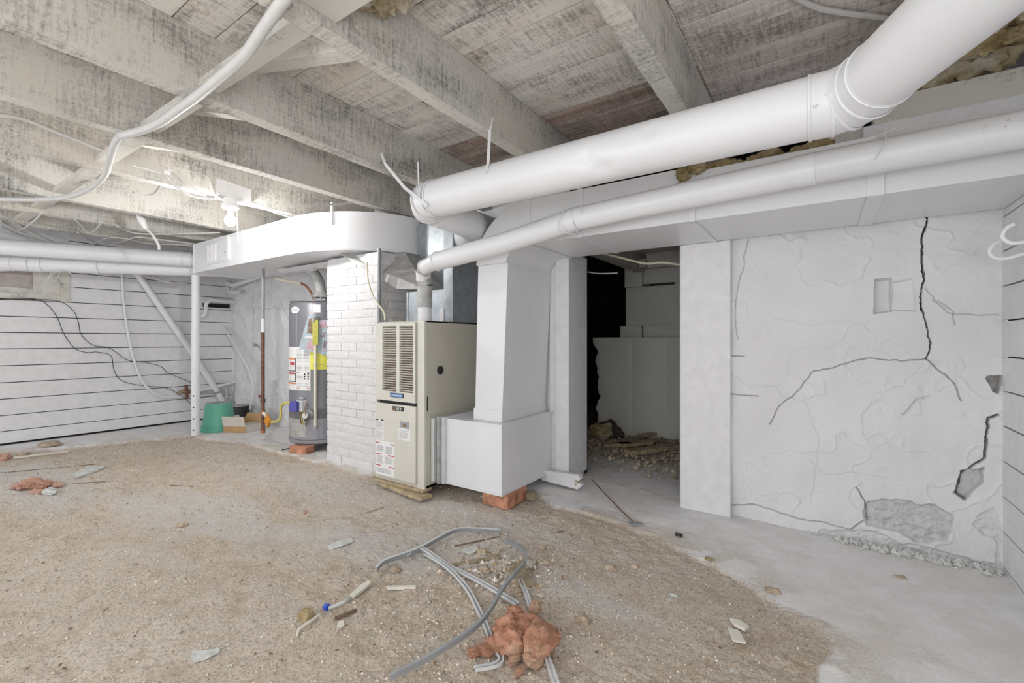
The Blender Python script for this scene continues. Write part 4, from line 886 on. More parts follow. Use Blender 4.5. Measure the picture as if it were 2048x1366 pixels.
for pp, mt in (([(618, 638), (630, 634), (633, 668), (614, 666)], 'brownp'), ([(617, 680), (632, 682), (632, 702), (612, 698)], 'pinkp'), ([(612, 671), (632, 673), (632, 678), (610, 676)], 'white')): sheet(pp, .016, mt, 'printed_page', None, b1, .002)
b2 = sheet([(637, 640), (659, 640), (659, 680), (653, 712), (637, 706)], .009, 'bluep', 'document_bag', 'second printed document bag hanging right of the yellow tag')
for pp, mt in (([(640, 643), (658, 642), (657, 655), (640, 656)], 'pinkp'), ([(641, 664), (652, 664), (650, 676), (641, 674)], 'print1'), ([(648, 682), (655, 680), (652, 704), (645, 702)], 'print1')): sheet(pp, .011, mt, 'printed_page', None, b2, .002)
MB().obox((-4.20, 2.50, .035), (.10, .03, 0), (-.02, .055, 0), (0, 0, .036)).build('brick', 'red', bevel=.005, label='red brick under the front of the water heater', cat='brick')
MB().obox((-4.45, 2.95, .035), (.10, 0, 0), (0, .05, 0), (0, 0, .036)).build('brick', 'red', bevel=.005, label='brick supporting the rear of the water heater', cat='brick')
cable([(-4.42, 2.42, .012), (-4.34, 2.48, .03), (-4.26, 2.56, .045)], .006, 'black', 'rubber_hose', 'short black rubber hose on the floor by the heater brick', 'hose')
# ================================================================== GAS PIPE
g = thing('gas_pipe', 'rusty vertical gas drop pipe left of the water heater', 'pipe', (-4.94, 2.5, .12))
gx_ = -4.945
MB().tube([(gx_, 2.5, 1.33), (gx_, 2.5, 1.86)], .0185, 16).build('upper_pipe', 'trimg', g, True, label='grey painted upper length')
MB().tube([(gx_, 2.5, 1.18), (gx_, 2.5, 1.33)], .0185, 16).build('painted_length', 'paint', g, True, label='white painted length')
MB().tube([(gx_, 2.5, .14), (gx_, 2.5, 1.18)], .0185, 16).build('lower_pipe', 'rust', g, True)
for z in (.125, .33, .45): MB().tube([(gx_, 2.5, z - .02), (gx_, 2.5, z + .02)], .025, 16).build('coupling', 'copper' if z != .45 else 'rust', g, True)
MB().tube([(gx_, 2.47, .50), (gx_ - .01, 2.46, .50)], .016, 12).build('valve_stub', 'copper', g, True)
MB().tube([(gx_, 2.5, .32), (gx_ + .07, 2.49, .31), (gx_ + .10, 2.49, .29)], .018, 14).build('tee_branch', 'bone', g, True)
MB().obox((gx_ + .155, 2.47, .255), (.035, 0, -.03), (0, .012, 0), (.02, 0, .04)).build('valve_lever', 'orange', g, bevel=.004)
cable([(gx_ + .10, 2.49, .27), (gx_ + .20, 2.49, .245), at(560, 838, Y, 2.48), at(562, 815, Y, 2.48), at(570, 806, Y, 2.48), at(584, 806, Y, 2.48)], .013, 'yhose', 'gas_hose', 'yellow corrugated gas hose looping to the blue heater valve', 'hose', n=12)
# ================================================================== BUCKET, BOX, POT
B_ = thing('bucket', 'green plastic bucket standing upside down beside the support post', 'bucket', (-5.93, 2.62, 0))
bc_ = (-6.075, 2.545)
MB().lathe((*bc_, 0.002), [(.185, 0), (.188, .006), (.180, .065), (.172, .068), (.140, .325), (.130, .335)], 36).build('body', 'green', B_, True)
MB().lathe((*bc_, .334), [(.128, 0), (.124, .006), (.115, .004), (.05, .003)], 36).build('base_disc', 'galvdull', B_, True)
MB().lathe((*bc_, .060), [(.182, 0), (.187, .004), (.183, .010)], 36).build('rim', 'green', B_, True)
K = thing('cardboard_box', 'open shallow cardboard box with raised flaps beside the green bucket', 'box', (-5.6, 2.75, 0))
ca, sa = math.cos(-.05), math.sin(-.05)
kx0, kx1, ky0, ky1 = -5.80, -5.40, 2.55, 3.0
A_, Bp, Cp = at(447, 865, Z, 0), at(491, 866, Z, 0), at(527, 859, Z, 0)
ex = (Bp - A_); ey = (Cp - Bp); 
def pan(p, q, h0, h1, mat, name, lean=(0, 0, 0), par=K):
    p, q = Vector(p), Vector(q); m = MB(); L = Vector(lean); th = (q - p).cross(Vector((0, 0, 1))).normalized() * .004
    a = [p + Vector((0, 0, h0)), q + Vector((0, 0, h0)), q + Vector((0, 0, h1)) + L, p + Vector((0, 0, h1)) + L]
    m.v = [tuple(v - th) for v in a] + [tuple(v + th) for v in a]; m.f = [(0, 1, 2, 3), (7, 6, 5, 4), (0, 4, 5, 1), (1, 5, 6, 2), (2, 6, 7, 3), (3, 7, 4, 0)]; m.build(name, mat, par)
Dp = A_ + ey
pan(A_, Bp, .003, .075, 'card', 'front_side'); pan(Bp, Cp, .003, .085, 'cardl', 'right_side'); pan(A_, Dp, .003, .075, 'card', 'left_side'); pan(Dp, Cp, .003, .085, 'card', 'rear_side')
pan(A_, Bp, .075, .19, 'cardl', 'flap', (-.03, -.01, 0)); pan(Dp, Cp, .085, .20, 'card', 'flap', (.03, .05, 0)); pan(A_, Dp, .075, .17, 'cardl', 'flap', (-.09, 0, 0)); pan(Bp, Cp, .084, .09, 'cardl', 'flap', (-.14, .05, .0))
m = MB().prism([(A_.x, A_.y), (Bp.x, Bp.y), (Cp.x, Cp.y), (Dp.x, Dp.y)], Z, .002, .01); m.build('bottom', 'cardl', K)
t = thing('sump_pot', 'black pot with a dusty lid behind the cardboard box', 'pot', (-6.25, 3.0, 0))
p = at(482, 812, Y, 3.0)
MB().lathe((p.x, 2.99, 0.0), [(.08, 0), (.10, .02), (.105, .20), (.10, .21)], 28).build('body', 'black', t, True)
MB().lathe((p.x, 2.99, .21), [(.112, 0), (.112, .012), (.06, .018)], 28).build('lid', 'galvdull', t, True)
# ================================================================== LEFT WALL PIPES, WIRES
dp = ats([(272, 546), (382, 702), (455, 815)], X, -6.96)
MB().tube([dp[0] + Vector((.0, -.06, .04)), dp[0] + Vector((.04, 0, 0)), dp[1], dp[2]], .038, 20).build('diagonal_pipe', 'paint', None, True, label='white drain pipe slanting down across the left board wall', cat='pipe')
cable(ats([(244, 540), (247, 600), (255, 660), (268, 720), (290, 770), (325, 793), (365, 793)], X, -6.985), .014, 'paint', 'hose', 'thick white hose curving down the left board wall', 'hose')
cable(ats([(0, 597), (70, 598), (95, 610), (115, 636), (128, 668), (150, 697), (175, 705), (195, 704), (222, 712), (228, 740), (245, 762), (290, 772), (330, 775), (360, 790), (382, 808)], X, -7.0), .0035, 'black', 'wire', 'thin black wire drooping down the left wall, lower strand', 'wire')
cable(ats([(0, 599), (110, 601), (145, 620), (157, 645), (162, 668), (185, 690), (220, 697), (255, 720), (285, 724), (320, 732), (335, 745), (360, 756), (382, 765)], X, -6.998), .0035, 'black', 'wire', 'thin black wire drooping down the left wall, upper strand', 'wire')
cable(ats([(400, 596), (440, 645), (470, 690), (495, 735), (507, 775), (500, 818)], Y, 3.0), .015, 'paint', 'hose', 'white hose curving down left of the gas pipe to the floor', 'hose')
cable(ats([(270, 545), (300, 555), (350, 566), (400, 560), (440, 556), (560, 556)], X, -6.7), .010, 'cable', 'cable', 'white cable under the supply duct beside the post', 'cable')
# small supply pipes low in the corner
t = thing('water_pipe', 'white painted horizontal water pipes low on the left wall behind the post', 'pipe', (-6.95, 2.7, .4))
h1 = ats([(398, 782), (440, 772), (478, 762)], X, -6.96)
MB().tube(h1, .020, 12).build('pipe_run', 'paint', t, True); h2 = ats([(398, 786), (430, 786), (455, 780)], X, -6.93); MB().tube(h2, .016, 12).build('pipe_run', 'galvdull', t, True)
MB().tube(ats([(452, 770), (454, 790), (452, 797), (468, 808), (478, 818)], X, -6.90), .020, 12).build('drop_pipe', 'galvdull', t, True)
MB().blob(at(373, 783, X, -6.97), (.03, .10, .03), 4, .3, 2).build('fitting', 'brownp', t, True)
MB().tube(ats([(372, 770), (374, 798)], X, -6.95), .02, 12).build('valve', 'rust', t, True)
t = thing('drain_pipe', 'white trap pipe high in the far left corner by the stone wall', 'pipe', (-6.9, 3.0, 1.6))
MB().tube(ats([(405, 636), (412, 625), (412, 608), (420, 600), (472, 604)], X, -6.93), .026, 14).build('pipe_run', 'paint', t, True)
MB().box(-7.028, 2.74, 1.555, -7.015, 3.08, 1.61).build('slot_shadow_gap', 'dark', t)  # near-black strip painted in for the shaded slot behind the pipe
MB().tube(ats([(455, 565), (468, 571), (520, 552), (600, 540)], Y, 3.0), .030, 14).build('pipe_run', 'paint', t, True)
MB().tube(ats([(455, 575), (460, 585), (478, 584)], Y, 3.0), .026, 14).build('trap', 'paint', t, True)
# pipe and conduit beside pier
MB().tube([(-3.0, 2.45, 1.24), (-2.995, 2.45, 1.85)], .014, 12).build('conduit', 'trimg', None, True, label='grey steel conduit running up the right edge of the brick pier', cat='conduit')
cable(ats([(734, 525), (736, 560), (745, 590), (758, 610), (768, 625), (770, 640)], Y, 2.40), .007, 'cream', 'cable', 'old cream cable hanging down to the top of the furnace', 'cable')
# ================================================================== THICK CEILING CABLE and others
t = cable(ats([(600, -40), (565, 4), (525, 60), (488, 112), (445, 150), (400, 188), (355, 220), (322, 243), (285, 260), (240, 272)], Z, 2.185), .020, 'cable', 'cable', 'thick white painted cable crossing below the joists from the top edge', 'cable', n=14)
cable(ats([(240, 272), (228, 290), (218, 325), (210, 350), (185, 375), (150, 390), (115, 397), (60, 399), (0, 398), (-80, 396)], Z, 2.18), .017, 'cable', 'cable', 'thick white cable turning left past the bridging struts', 'cable', n=14)
cable(ats([(-40, 232), (0, 231), (50, 240), (120, 268), (210, 303)], X, -3.86), .010, 'cable', 'cable', 'white cable stapled along the joist at the left edge', 'cable')
cable(ats([(265, 330), (325, 348), (345, 368), (385, 392), (430, 397)], X, -3.86), .007, 'cable', 'cable', 'white wire sagging to the lampholder, lower of two', 'cable')
cable(ats([(335, 338), (350, 345), (375, 370), (410, 390), (430, 394)], X, -3.865), .008, 'cable', 'cable', 'white wire from the staple to the lampholder, upper of two', 'cable')
MB().obox(at(334, 345, X, -3.87), (.006, 0, 0), (0, .02, 0), (0, 0, .014)).build('cable_clamp', 'paint', bevel=.003, label='small white cable clamp on the joist beside the bulb', cat='clamp')
cable(ats([(498, 405), (520, 410), (550, 425), (585, 435)], X, -3.82), .008, 'cable', 'cable', 'white wire running from the bulb block to the supply duct', 'cable')
cable(ats([(612, 428), (625, 415), (650, 410), (680, 408), (705, 405)], X, -3.1), .008, 'cable', 'cable', 'white wire on top of the curved duct elbow', 'cable')
cable(ats([(268, 385), (290, 392), (310, 388), (320, 376), (325, 370)], X, -4.96), .007, 'cable', 'cable', 'short white wire loop on the bright joist', 'cable')
cable(ats([(272, 425), (280, 440), (290, 455), (305, 470), (317, 490), (318, 500)], X, -5.3), .012, 'cable', 'cable', 'white cord with a plug hanging onto the upper left duct', 'cable')
MB().tube(ats([(275, 428), (283, 440), (292, 458)], X, -5.28), [.016, .034, .018], 10).build('cord_connector', 'paint', None, True, label='white cord connector plug hanging under the far joists', cat='plug')
for q, (pp, xx, lab) in enumerate([
    ([(0, 430), (20, 440), (60, 462), (110, 485)], -5.9, 'white cable bundle at the far left, upper strand'), ([(0, 443), (40, 462), (95, 485)], -5.9, 'white cable bundle at the far left, middle strand'),
    ([(0, 452), (40, 470), (80, 485)], -5.9, 'white cable bundle at the far left, lower strand'), ([(85, 425), (70, 440), (50, 455), (30, 463), (20, 464)], -5.6, 'white cable looping over the far left bundle'),
    ([(150, 438), (175, 463), (190, 460), (203, 445)], -5.4, 'white wire sagging in a V between far joists'), ([(235, 452), (270, 466), (330, 468), (440, 465)], -5.2, 'long white wire running right toward the bulb below the far joists'),
    ([(180, 492), (215, 476), (255, 478), (300, 487), (385, 490)], -5.75, 'white wire lying above the upper left duct'), ([(200, 493), (255, 480), (275, 474), (320, 479), (385, 487)], -5.7, 'second white wire crossing above the upper left duct'),
    ([(155, 465), (170, 475), (200, 490)], -5.8, 'short white wire dropping to the upper left duct'), ([(700, 528), (690, 532), (684, 545)], -3.5, 'wire stub below the duct elbow')]):
    cable([atj(a, b) for a, b in pp], .008, 'cable', 'cable', lab, 'cable')
cable([p for p in ats([(1585, -10), (1615, 8), (1650, 20), (1700, 28), (1760, 35), (1800, 44)], Z, 2.49)], .012, 'cable', 'cable', 'white cable under the bare planks in the top right bay', 'cable')
# ================================================================== INSULATION TUFTS
def tuft(name, parts, mat, label, sub=4, amp=.45):
    m = MB()
    for q, (c, sz) in enumerate(parts): m.blob(c, sz, q * 7 + len(label), amp, sub, 2.4)
    m.fuzz(260 * len(parts), .022, .0014, len(label))
    return m.build(name, mat, None, True, 0, label, 'insulation', recalc=False)
tuft('insulation', [((-1.42, 1.17, 2.43), (.05, .06, .05)), ((-1.36, 1.22, 2.45), (.06, .05, .05)), ((-1.43, 1.10, 2.40), (.03, .05, .04)), ((-1.33, 1.14, 2.47), (.06, .06, .04))], 'fluffw', 'pale insulation tuft sticking out behind the board at the top centre', 4, .55)
tuft('insulation', [((-1.38, .62, 2.45), (.06, .05, .05))], 'fluffw', 'shred of insulation left of the board at the top edge')
tuft('insulation', [((-.56 + .068 * k, 2.56 + .02 * (k % 2), 1.955 + .018 * (k % 3)), (.06, .055, .045 + .014 * (k % 2))) for k in range(9)], 'fluffy', 'strip of yellow insulation above the duct between the two round pipes')
tuft('insulation', [((-.60, 2.46, 1.965), (.035, .03, .04)), ((-.54, 2.47, 1.98), (.05, .04, .03))], 'fluffy', 'ragged insulation hanging in front of the duct above the thin pipe')
tuft('insulation', [((.46 - .05 * (k // 5) + .075 * (k % 5), 2.15 + .15 * (k // 5), 2.39 - .02 * (k // 5) + .02 * (k % 2)), (.11, .10, .065)) for k in range(30)], 'fluffy', 'thick yellow insulation batt in the top right corner', 4, .6)
tuft('insulation', [((-.53, 2.42, 2.20), (.04, .03, .035))], 'fluffw', 'small insulation tuft at the end of the right joist')
tuft('insulation', [((-.36, 2.55, 2.18), (.07, .03, .025)), ((-.28, 2.56, 2.2), (.05, .03, .02))], 'dark', 'dark dirty insulation shred behind the round duct')
t = thing('sill_beam', 'whitewashed wooden sill beam above the duct at the right', 'beam', (.45, 2.75, 2.0))
MB().box(.14, 2.72, 2.008, .705, 2.80, 2.06).build('lower_ledge', 'board', t); MB().box(.16, 2.74, 2.062, .705, 2.80, 2.12).build('middle_board', 'board', t, bevel=.004); MB().box(.20, 2.76, 2.122, .705, 2.86, 2.24).build('upper_board', 'strut', t)
MB().box(.02, 2.80, 2.01, .17, 2.9, 2.14).build('short_board', 'strut', t)
for q, (pp, lab) in enumerate([([(1775, 245), (1768, 262), (1772, 280), (1762, 300), (1750, 320)], 'thin white thread dangling behind the duct elbow'), ([(1780, 240), (1790, 255), (1770, 265), (1735, 280)], 'white thread curling over the thin pipe'),
        ([(1140, 385), (1128, 420), (1118, 445), (1120, 462), (1150, 468)], 'thread tied round the thin pipe, left strand'), ([(1145, 385), (1155, 400), (1165, 425)], 'thread tied round the thin pipe, right strand')]):
    cable(ats(pp, Y, 2.222), .0018, 'cable', 'string', lab, 'string')
# ================================================================== HOOKS on right wall
for q, (dy, dz, lab) in enumerate([(0, 0, 'white wall hook on the right board wall, lower left of the pair'), (-.16, .035, 'white wall hook on the right board wall, upper right of the pair')]):
    b = Vector((XR - .004, 2.62 + dy, 1.44 + dz))
    MB().tube(smoothpath([b, b + Vector((-.05, 0, .0)), b + Vector((-.09, 0, -.012)), b + Vector((-.125, 0, -.010)), b + Vector((-.145, 0, .015)), b + Vector((-.135, 0, .045)), b + Vector((-.115, 0, .058))], 5), [.0075] * 31, 12).build('wall_hook', 'white', None, True, label=lab, cat='hook')
# ================================================================== FLOOR DEBRIS
def gpt(px, py, h=0.0):
    p = at(px, py, Z, -.008); p.z = fz(p.x, p.y) + h; return p
def channel(pts, hs, wd, label, mat, rim, flat=True):
    P = smoothpath([gpt(a, b, h) for (a, b), h in zip(pts, hs)], 5); m = MB()
    if flat:
        o = m.strip(P, wd, .003).build('metal_trim', mat, None, False, 0, label, 'trim strip')
        for s_ in (-1, 1):
            Q = []
            for i, p in enumerate(P):
                t_ = (P[min(i + 1, len(P) - 1)] - P[max(i - 1, 0)]).normalized(); Q.append(p + t_.cross(Vector((0, 0, 1))).normalized() * s_ * wd * .42 + Vector((0, 0, .004)))
            MB().strip(Q, wd * .3, .009).build('rim', rim, o)
    else:
        o = m.strip([p + Vector((0, 0, wd / 2)) for p in P], .004, wd).build('metal_trim', mat, None, False, 0, label, 'trim strip')
        MB().strip([p + Vector((0, 0, wd)) for p in P], .012, .003).build('rim', rim, o)
channel([(754, 1146), (772, 1128), (835, 1104), (872, 1084), (912, 1066), (955, 1064), (1000, 1067)], [.02, .012, .006, .008, .01, .008, .006], .024, 'grey metal trim strip arching at the top of the debris pile', 'trimg', 'trim', False)
channel([(812, 1113), (842, 1100), (892, 1132), (960, 1172), (1035, 1218)], [.012, .02, .015, .015, .02], .020, 'straight white metal channel crossing the dirt toward the orange insulation', 'trimg', 'trim')
channel([(850, 1105), (893, 1140), (932, 1182), (958, 1228), (975, 1262), (985, 1290), (1002, 1318), (993, 1335), (950, 1350)], [.012, .02, .02, .018, .015, .012, .014, .02, .03], .018, 'white metal channel bending down to a hooked end in front of the insulation', 'trimg', 'trim')
channel([(1010, 1092), (1036, 1102), (1050, 1122), (1050, 1145), (1030, 1172), (1005, 1205), (980, 1245), (950, 1280), (905, 1312), (850, 1338), (780, 1366)], [.02, .02, .025, .03, .035, .04, .045, .045, .04, .03, .02], .022, 'long grey metal strip curving in an S across the debris', 'trimg', 'trimg', False)
channel([(1040, 1168), (1052, 1195), (1062, 1225)], [.01, .012, .02], .018, 'short white metal channel running into the back of the orange insulation', 'trim', 'trim')
channel([(1085, 1292), (1098, 1330), (1112, 1372)], [.01, .01, .01], .020, 'white metal channel coming out of the front of the orange insulation', 'trim', 'trim')
ic = gpt(1045, 1310)
m = MB()
for q, (px, py, h, sz) in enumerate([(1022, 1298, .045, (.055, .05, .050)), (1012, 1275, .05, (.045, .045, .040)), (1078, 1302, .05, (.05, .06, .050)), (1085, 1288, .05, (.055, .05, .038)), (1050, 1262, .05, (.060, .035, .030)), (1030, 1246, .055, (.035, .030, .028)),
        (995, 1296, .025, (.045, .030, .020)), (970, 1303, .02, (.035, .025, .016)), (948, 1308, .015, (.020, .022, .014)), (1104, 1288, .04, (.028, .04, .022)), (1028, 1322, .018, (.016, .03, .014)), (1040, 1342, .012, (.012, .03, .010)),
        (1070, 1236, .05, (.020, .025, .026)), (1062, 1326, .025, (.028, .028, .020)), (1076, 1330, .02, (.014, .03, .012)), (1048, 1280, .045, (.045, .045, .030))]):
    p = gpt(px, py, h); m.blob((p.x, p.y, p.z), sz, q * 5 + 2, .46, 4, 1.9)
m.fuzz(9000, .016, .0009, 5)
m.build('insulation', 'fluffo', None, True, label='orange lump of torn fibreglass insulation on the dirt in the foreground', cat='insulation', recalc=False)
m = MB()
for q, (px, py, h, sz) in enumerate([(60, 972, .03, (.07, .06, .045)), (85, 970, .02, (.07, .05, .03)), (40, 975, .02, (.06, .05, .02)), (115, 968, .015, (.09, .03, .015)), (75, 982, .012, (.08, .04, .015))]):
    p = gpt(px, py, h); m.blob((p.x, p.y, p.z), sz, q * 3 + 1, .5, 3, 2.2)
m.fuzz(1500, .03, .002, 6)
m.build('insulation', 'fluffp', None, True, label='pink torn insulation with grey paper lying on the dirt at the left', cat='insulation', recalc=False)
MB().blob(gpt(100, 984, .012), (.09, .035, .018), 9, .6, 3).build('backing_paper', 'chip', bpy.data.objects[[o.name for o in bpy.data.objects if o.name.startswith('insulation')][-1]], True)
def clump(px, py, w_, h_, mat, label, name='dirt_clump', cat='clump', amp=.5, asp=.8):
    p = gpt(px, py, 0); MB().blob((p.x, p.y, p.z + h_ * .35), (w_, w_ * asp, h_), int(px), amp, 3, 2.0).build(name, mat, None, True, 0, label, cat, recalc=False)
def stick(p0, p1, wd, th, mat, label, name='wood_scrap', cat='scrap', h=.0):
    a, b = gpt(*p0, th / 2 + h), gpt(*p1, th / 2 + h); MB().bar(a, b, wd, th).build(name, mat, None, False, .0015, label, cat)
def chip(pts, mat, label, name='paint_chip', cat='chip', th=.004, h=.003):
    ps = [gpt(a, b) for a, b in pts]; z = max(p.z for p in ps) + h * .3; MB().prism([(p.x, p.y) for p in ps], Z, z, z + th).build(name, mat, None, False, 0, label, cat)
clump(48, 908, .06, .02, 'clod', 'brown clod beside the long white stick on the left')
clump(100, 893, .12, .035, 'clod', 'heap of brown dirt against the concrete strip at the left wall')
clump(8, 918, .06, .04, 'fluffp', 'pink insulation scrap at the left edge of the photo', 'insulation_scrap', 'insulation')
stick((27, 918), (137, 902), .02, .014, 'bone', 'long off-white stick lying near the left wall', h=.015)
chip([(145, 950), (175, 932), (210, 934), (195, 942), (152, 956)], 'chip', 'pale flat chip lying on the dirt right of the pink insulation', th=.012)
stick((646, 1038), (700, 1033), .009, .008, 'rawwood', 'thin twig on the dirt in front of the brick pier, left half', 'twig', 'twig'); stick((698, 1034), (767, 1014), .008, .007, 'rawwood', 'thin twig on the dirt in front of the brick pier, right half', 'twig', 'twig')
chip([(652, 1093), (675, 1082), (704, 1075), (706, 1083), (665, 1098)], 'chip', 'long pale chip in front of the furnace')
chip([(380, 1308), (385, 1298), (410, 1296), (440, 1292), (438, 1300), (410, 1314), (388, 1320)], 'chip', 'pale plaster chip in the left foreground')
stick((774, 1175), (832, 1172), .018, .012, 'bone', 'small white stick left of the metal strips')
chip([(700, 1192), (722, 1172), (738, 1163), (742, 1168), (728, 1180), (708, 1196)], 'bone', 'white curved plastic piece left of the debris pile', 'plastic_piece', 'plastic', .012, .01)
cable([gpt(700, 1194, .012), gpt(690, 1206, .01), gpt(672, 1213, .012), gpt(657, 1217, .01)], .007, 'chip', 'rag', 'twisted grey rag strip ending at the blue cap', 'rag')
MB().tube([gpt(650, 1216, .015), gpt(656, 1218, .015)], .013, 14).build('blue_cap', 'blue', None, True, label='bright blue plastic cap on the dirt', cat='cap')
clump(612, 1232, .032, .028, 'fluffy', 'yellow foam lump left of the blue cap', 'foam_lump', 'foam'); 
cable([gpt(640, 1230, .01), gpt(620, 1245, .012), gpt(600, 1258, .01), gpt(594, 1268, .006)], .005, 'bone', 'plastic_strip', 'thin white curled strip below the yellow foam lump', 'plastic')
stick((670, 1238), (713, 1219), .012, .012, 'brownw', 'dark brown wood sliver right of the foam lump')
chip([(677, 1242), (687, 1240), (688, 1250), (680, 1255), (674, 1250)], 'bone', 'round white flake below the brown sliver')
MB().obox(gpt(1040, 1153, .012), (.085, -.075, .004), (.025, .028, 0), (0, 0, .008)).build('wood_scrap', 'oldwood', bevel=.002, label='flat tan board scrap in the debris pile beneath the S curved strip', cat='scrap')
stick((1062, 1148), (1078, 1122), .012, .01, 'oldwood', 'short stick poking out right of the S curved strip')
stick((895, 1130), (1000, 1112), .03, .008, 'oldwood', 'broken tan lath lying across the debris pile'); stick((960, 1098), (1000, 1118), .02, .01, 'oldwood', 'short broken lath at the top of the debris pile')
stick((985, 1126), (1080, 1180), .022, .006, 'rawwood', 'thin pale slat in the debris pile'); stick((910, 1088), (1000, 1072), .006, .006, 'brownw', 'thin dark twig above the debris pile', 'twig', 'twig')
chip([(923, 1100), (950, 1088), (958, 1098), (940, 1110)], 'chip', 'white chip at the top left of the debris pile'); chip([(855, 1096), (866, 1098), (870, 1106), (860, 1104)], 'rawwood', 'small tan chip beside the channel corner', th=.012)
chip([(1000, 1172), (1018, 1165), (1022, 1170), (1008, 1178)], 'bone', 'small white triangular chip inside the S curve'); clump(991, 1158, .014, .012, 'steel', 'dark grey pebble in the debris pile', 'pebble', 'pebble', .2)
clump(965, 1104, .035, .018, 'fluffw', 'yellowish crumpled tuft at the centre of the debris pile', 'foam_lump', 'foam'); clump(1013, 1066, .016, .016, 'galvdull', 'grey stone at the end of the arching strip', 'pebble', 'pebble', .3)
for q, (px, py, w_, h_, lab) in enumerate([(1085, 1098, .022, .016, 'tan clod above the right side of the debris'), (1220, 1130, .030, .014, 'flat clod right of the debris pile'), (1165, 1235, .030, .014, 'dusty clod right of the orange insulation'), (1035, 1190, .026, .016, 'clod under the S curved strip'),
        (955, 1052, .014, .01, 'small clod behind the arching strip'), (970, 1145, .03, .012, 'grey rubble lump at the centre of the debris pile'), (1545, 1186, .030, .012, 'brown clod at the edge of the concrete slab'), (365, 1045, .035, .012, 'dark clod in the middle of the dirt floor'), (1090, 1130, .02, .012, 'round clod right of the S strip top'),
        (790, 1137, .03, .012, 'clod under the left end of the arching strip'), (1270, 1128, .022, .012, 'crusty clod left of the concrete edge')]):
    clump(px, py, w_, h_, 'clod', lab, 'dirt_clod', 'clod')
stick((1080, 1290), (1110, 1310), .012, .012, 'oldwood', 'wood stick under the right side of the orange insulation')
MB().tube([gpt(1357, 1078, .006), gpt(1358, 1077, .022)], .020, 18, False).build('ring', 'black', None, True, label='black rubber ring at the edge of the concrete', cat='ring')
chip([(1455, 1255), (1478, 1262), (1492, 1285), (1465, 1280)], 'bone', 'cream tile shard lying in the right foreground', 'tile_shard', 'shard', .008); chip([(1460, 1240), (1480, 1244), (1498, 1256), (1490, 1262), (1470, 1252)], 'bone', 'smaller shard touching the cream tile shard', 'tile_shard', 'shard', .012, .02)
clump(1347, 1186, .018, .010, 'chip', 'striped white flake on the dirt in front of the doorway', 'shell_flake', 'flake'); clump(1418, 1122, .022, .010, 'fluffy', 'small yellow tuft beside the concrete edge', 'foam_lump', 'foam'); clump(1802, 1158, .022, .005, 'clod', 'brown flake on the concrete in front of the cracked wall', 'flake', 'flake')
clump(610, 1020, .016, .012, 'fluffp', 'tiny pink insulation scrap in front of the brick pier', 'insulation_scrap', 'insulation')
cable([gpt(1183, 968, .03), gpt(1215, 998, .012), gpt(1245, 1028, .008), gpt(1268, 1050, .006)], .0035, 'rust', 'wire', 'rusty wire lying across the concrete by the doorway', 'wire')
MB().obox(gpt(1270, 1053, .01), (.03, .022, 0), (-.012, .016, 0), (0, 0, .005)).build('scrap_metal', 'trimg', label='grey metal scrap at the end of the rusty wire', cat='scrap')
for q, (a, b, lab) in enumerate([((0, 943), (190, 927), 'long thin twig above the pink insulation'), ((145, 964), (212, 963), 'thin straw right of the pink insulation'), ((1110, 1063), (1128, 1060), 'tiny twig behind the right clod'), ((340, 970), (385, 972), 'small twig in the middle left of the floor')]):
    stick(a, b, .006, .005, 'brownw', lab, 'twig', 'twig')
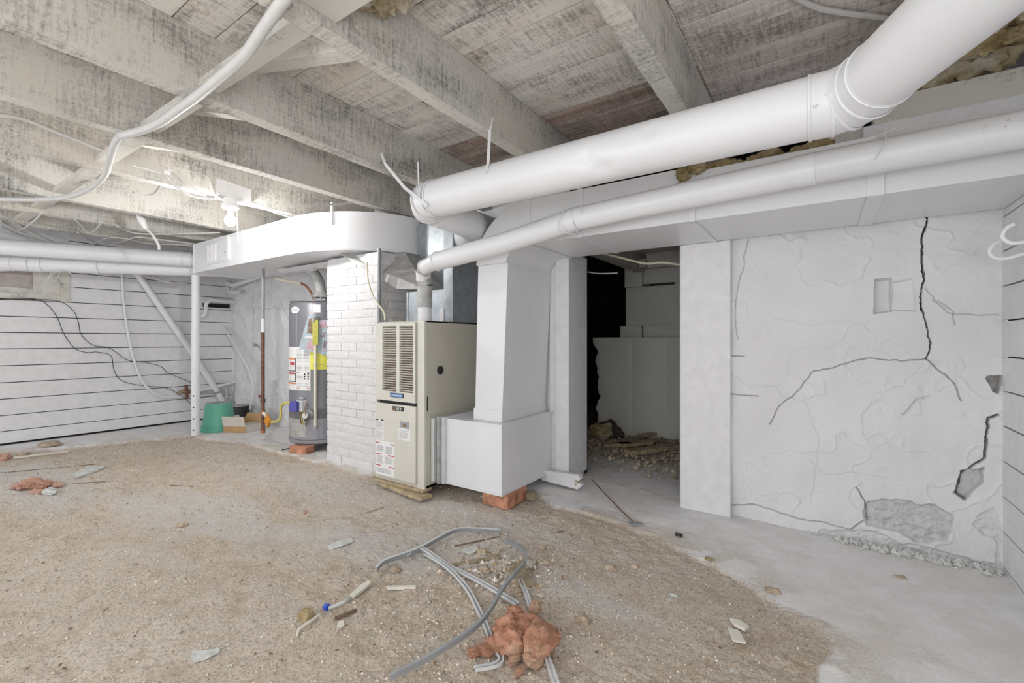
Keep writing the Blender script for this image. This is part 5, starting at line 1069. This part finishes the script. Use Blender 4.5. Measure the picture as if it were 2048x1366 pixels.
# more little chips, each one its own
rg = random.Random(11)
for mt, nm, lb, cnt in (('chip', 'paint_flakes', 'tiny pale paint flakes strewn over the dirt floor', 160), ('brownw', 'wood_crumbs', 'tiny brown wood crumbs strewn over the dirt floor', 60)):
    m = MB()
    for k in range(cnt):
        p = gpt(rg.uniform(20, 1500), 950 + 400 * rg.random() ** .8, .001)
        if floor_z(np.array([p.x]), np.array([p.y]))[1][0] > .4 and rg.random() < .7: continue
        s_ = rg.uniform(.002, .009); a0 = rg.uniform(0, 6); el_ = rg.uniform(.3, 1); ps = []
        for q in range(6):
            a = 6.28 * q / 6; x_, y_ = math.cos(a) * s_ * rg.uniform(.6, 1), math.sin(a) * s_ * el_ * rg.uniform(.6, 1); ps.append((p.x + x_ * math.cos(a0) - y_ * math.sin(a0), p.y + x_ * math.sin(a0) + y_ * math.cos(a0)))
        m.prism(ps, Z, p.z, p.z + s_ * .25)
    m.build(nm, mt, None, kind='stuff', label=lb, cat='flakes', recalc=False)
# ================================================================== DARK ROOM DEBRIS
def G2(px, py, z=.07): return at(px, py, Z, z)
for (p0, p1, wd, th, lab) in [((1255, 905), (1352, 893), .10, .04, 'thick plank end nearest the doorway in the dark room'), ((1240, 890), (1300, 884), .11, .03, 'short plank behind the thick one in the dark room'), ((1205, 890), (1262, 888), .08, .03, 'left plank stub in the dark room debris'),
        ((1290, 885), (1320, 878), .08, .015, 'pale board chip on the dark room planks'), ((1280, 872), (1340, 862), .07, .03, 'rearmost plank against the block wall in the dark room')]:
    MB().bar(G2(*p0), G2(*p1), wd, th).build('plank_scrap', 'rawwood', None, False, .003, lab, 'plank')
MB().blob(G2(1205, 862, .10), (.14, .12, .10), 3, .45, 3).build('rubble_lump', 'fluffy', None, True, label='yellow crumpled lump in the dark room debris', cat='rubble', recalc=False)
MB().blob(at(1222, 868, Y, 4.75), (.15, .12, .14), 8, .5, 3).build('rubble_lump', 'darkdirt', None, True, label='dark rubble at the broken end of the block wall', cat='rubble', recalc=False)
def sp2(rng, n): return np.stack([rng.uniform(-2.6, -.9, n), rng.normal(4.4, .35, n).clip(3.6, 4.93)], 1)
pebbles(3000, sp2, 'rubble', 'small rubble on the floor of the dark room', .005, .032, seed=8, dim=.45)
cable(ats([(1195, 504), (1240, 515), (1290, 527), (1325, 525), (1375, 532)], Y, 3.6), .009, 'cream', 'cable', 'cream cable running under the beam behind the doorway', 'cable')
cable(ats([(1176, 544), (1200, 547), (1235, 546)], Y, 3.6), .006, 'cable', 'cable', 'faint white wire crossing the dark opening', 'cable')
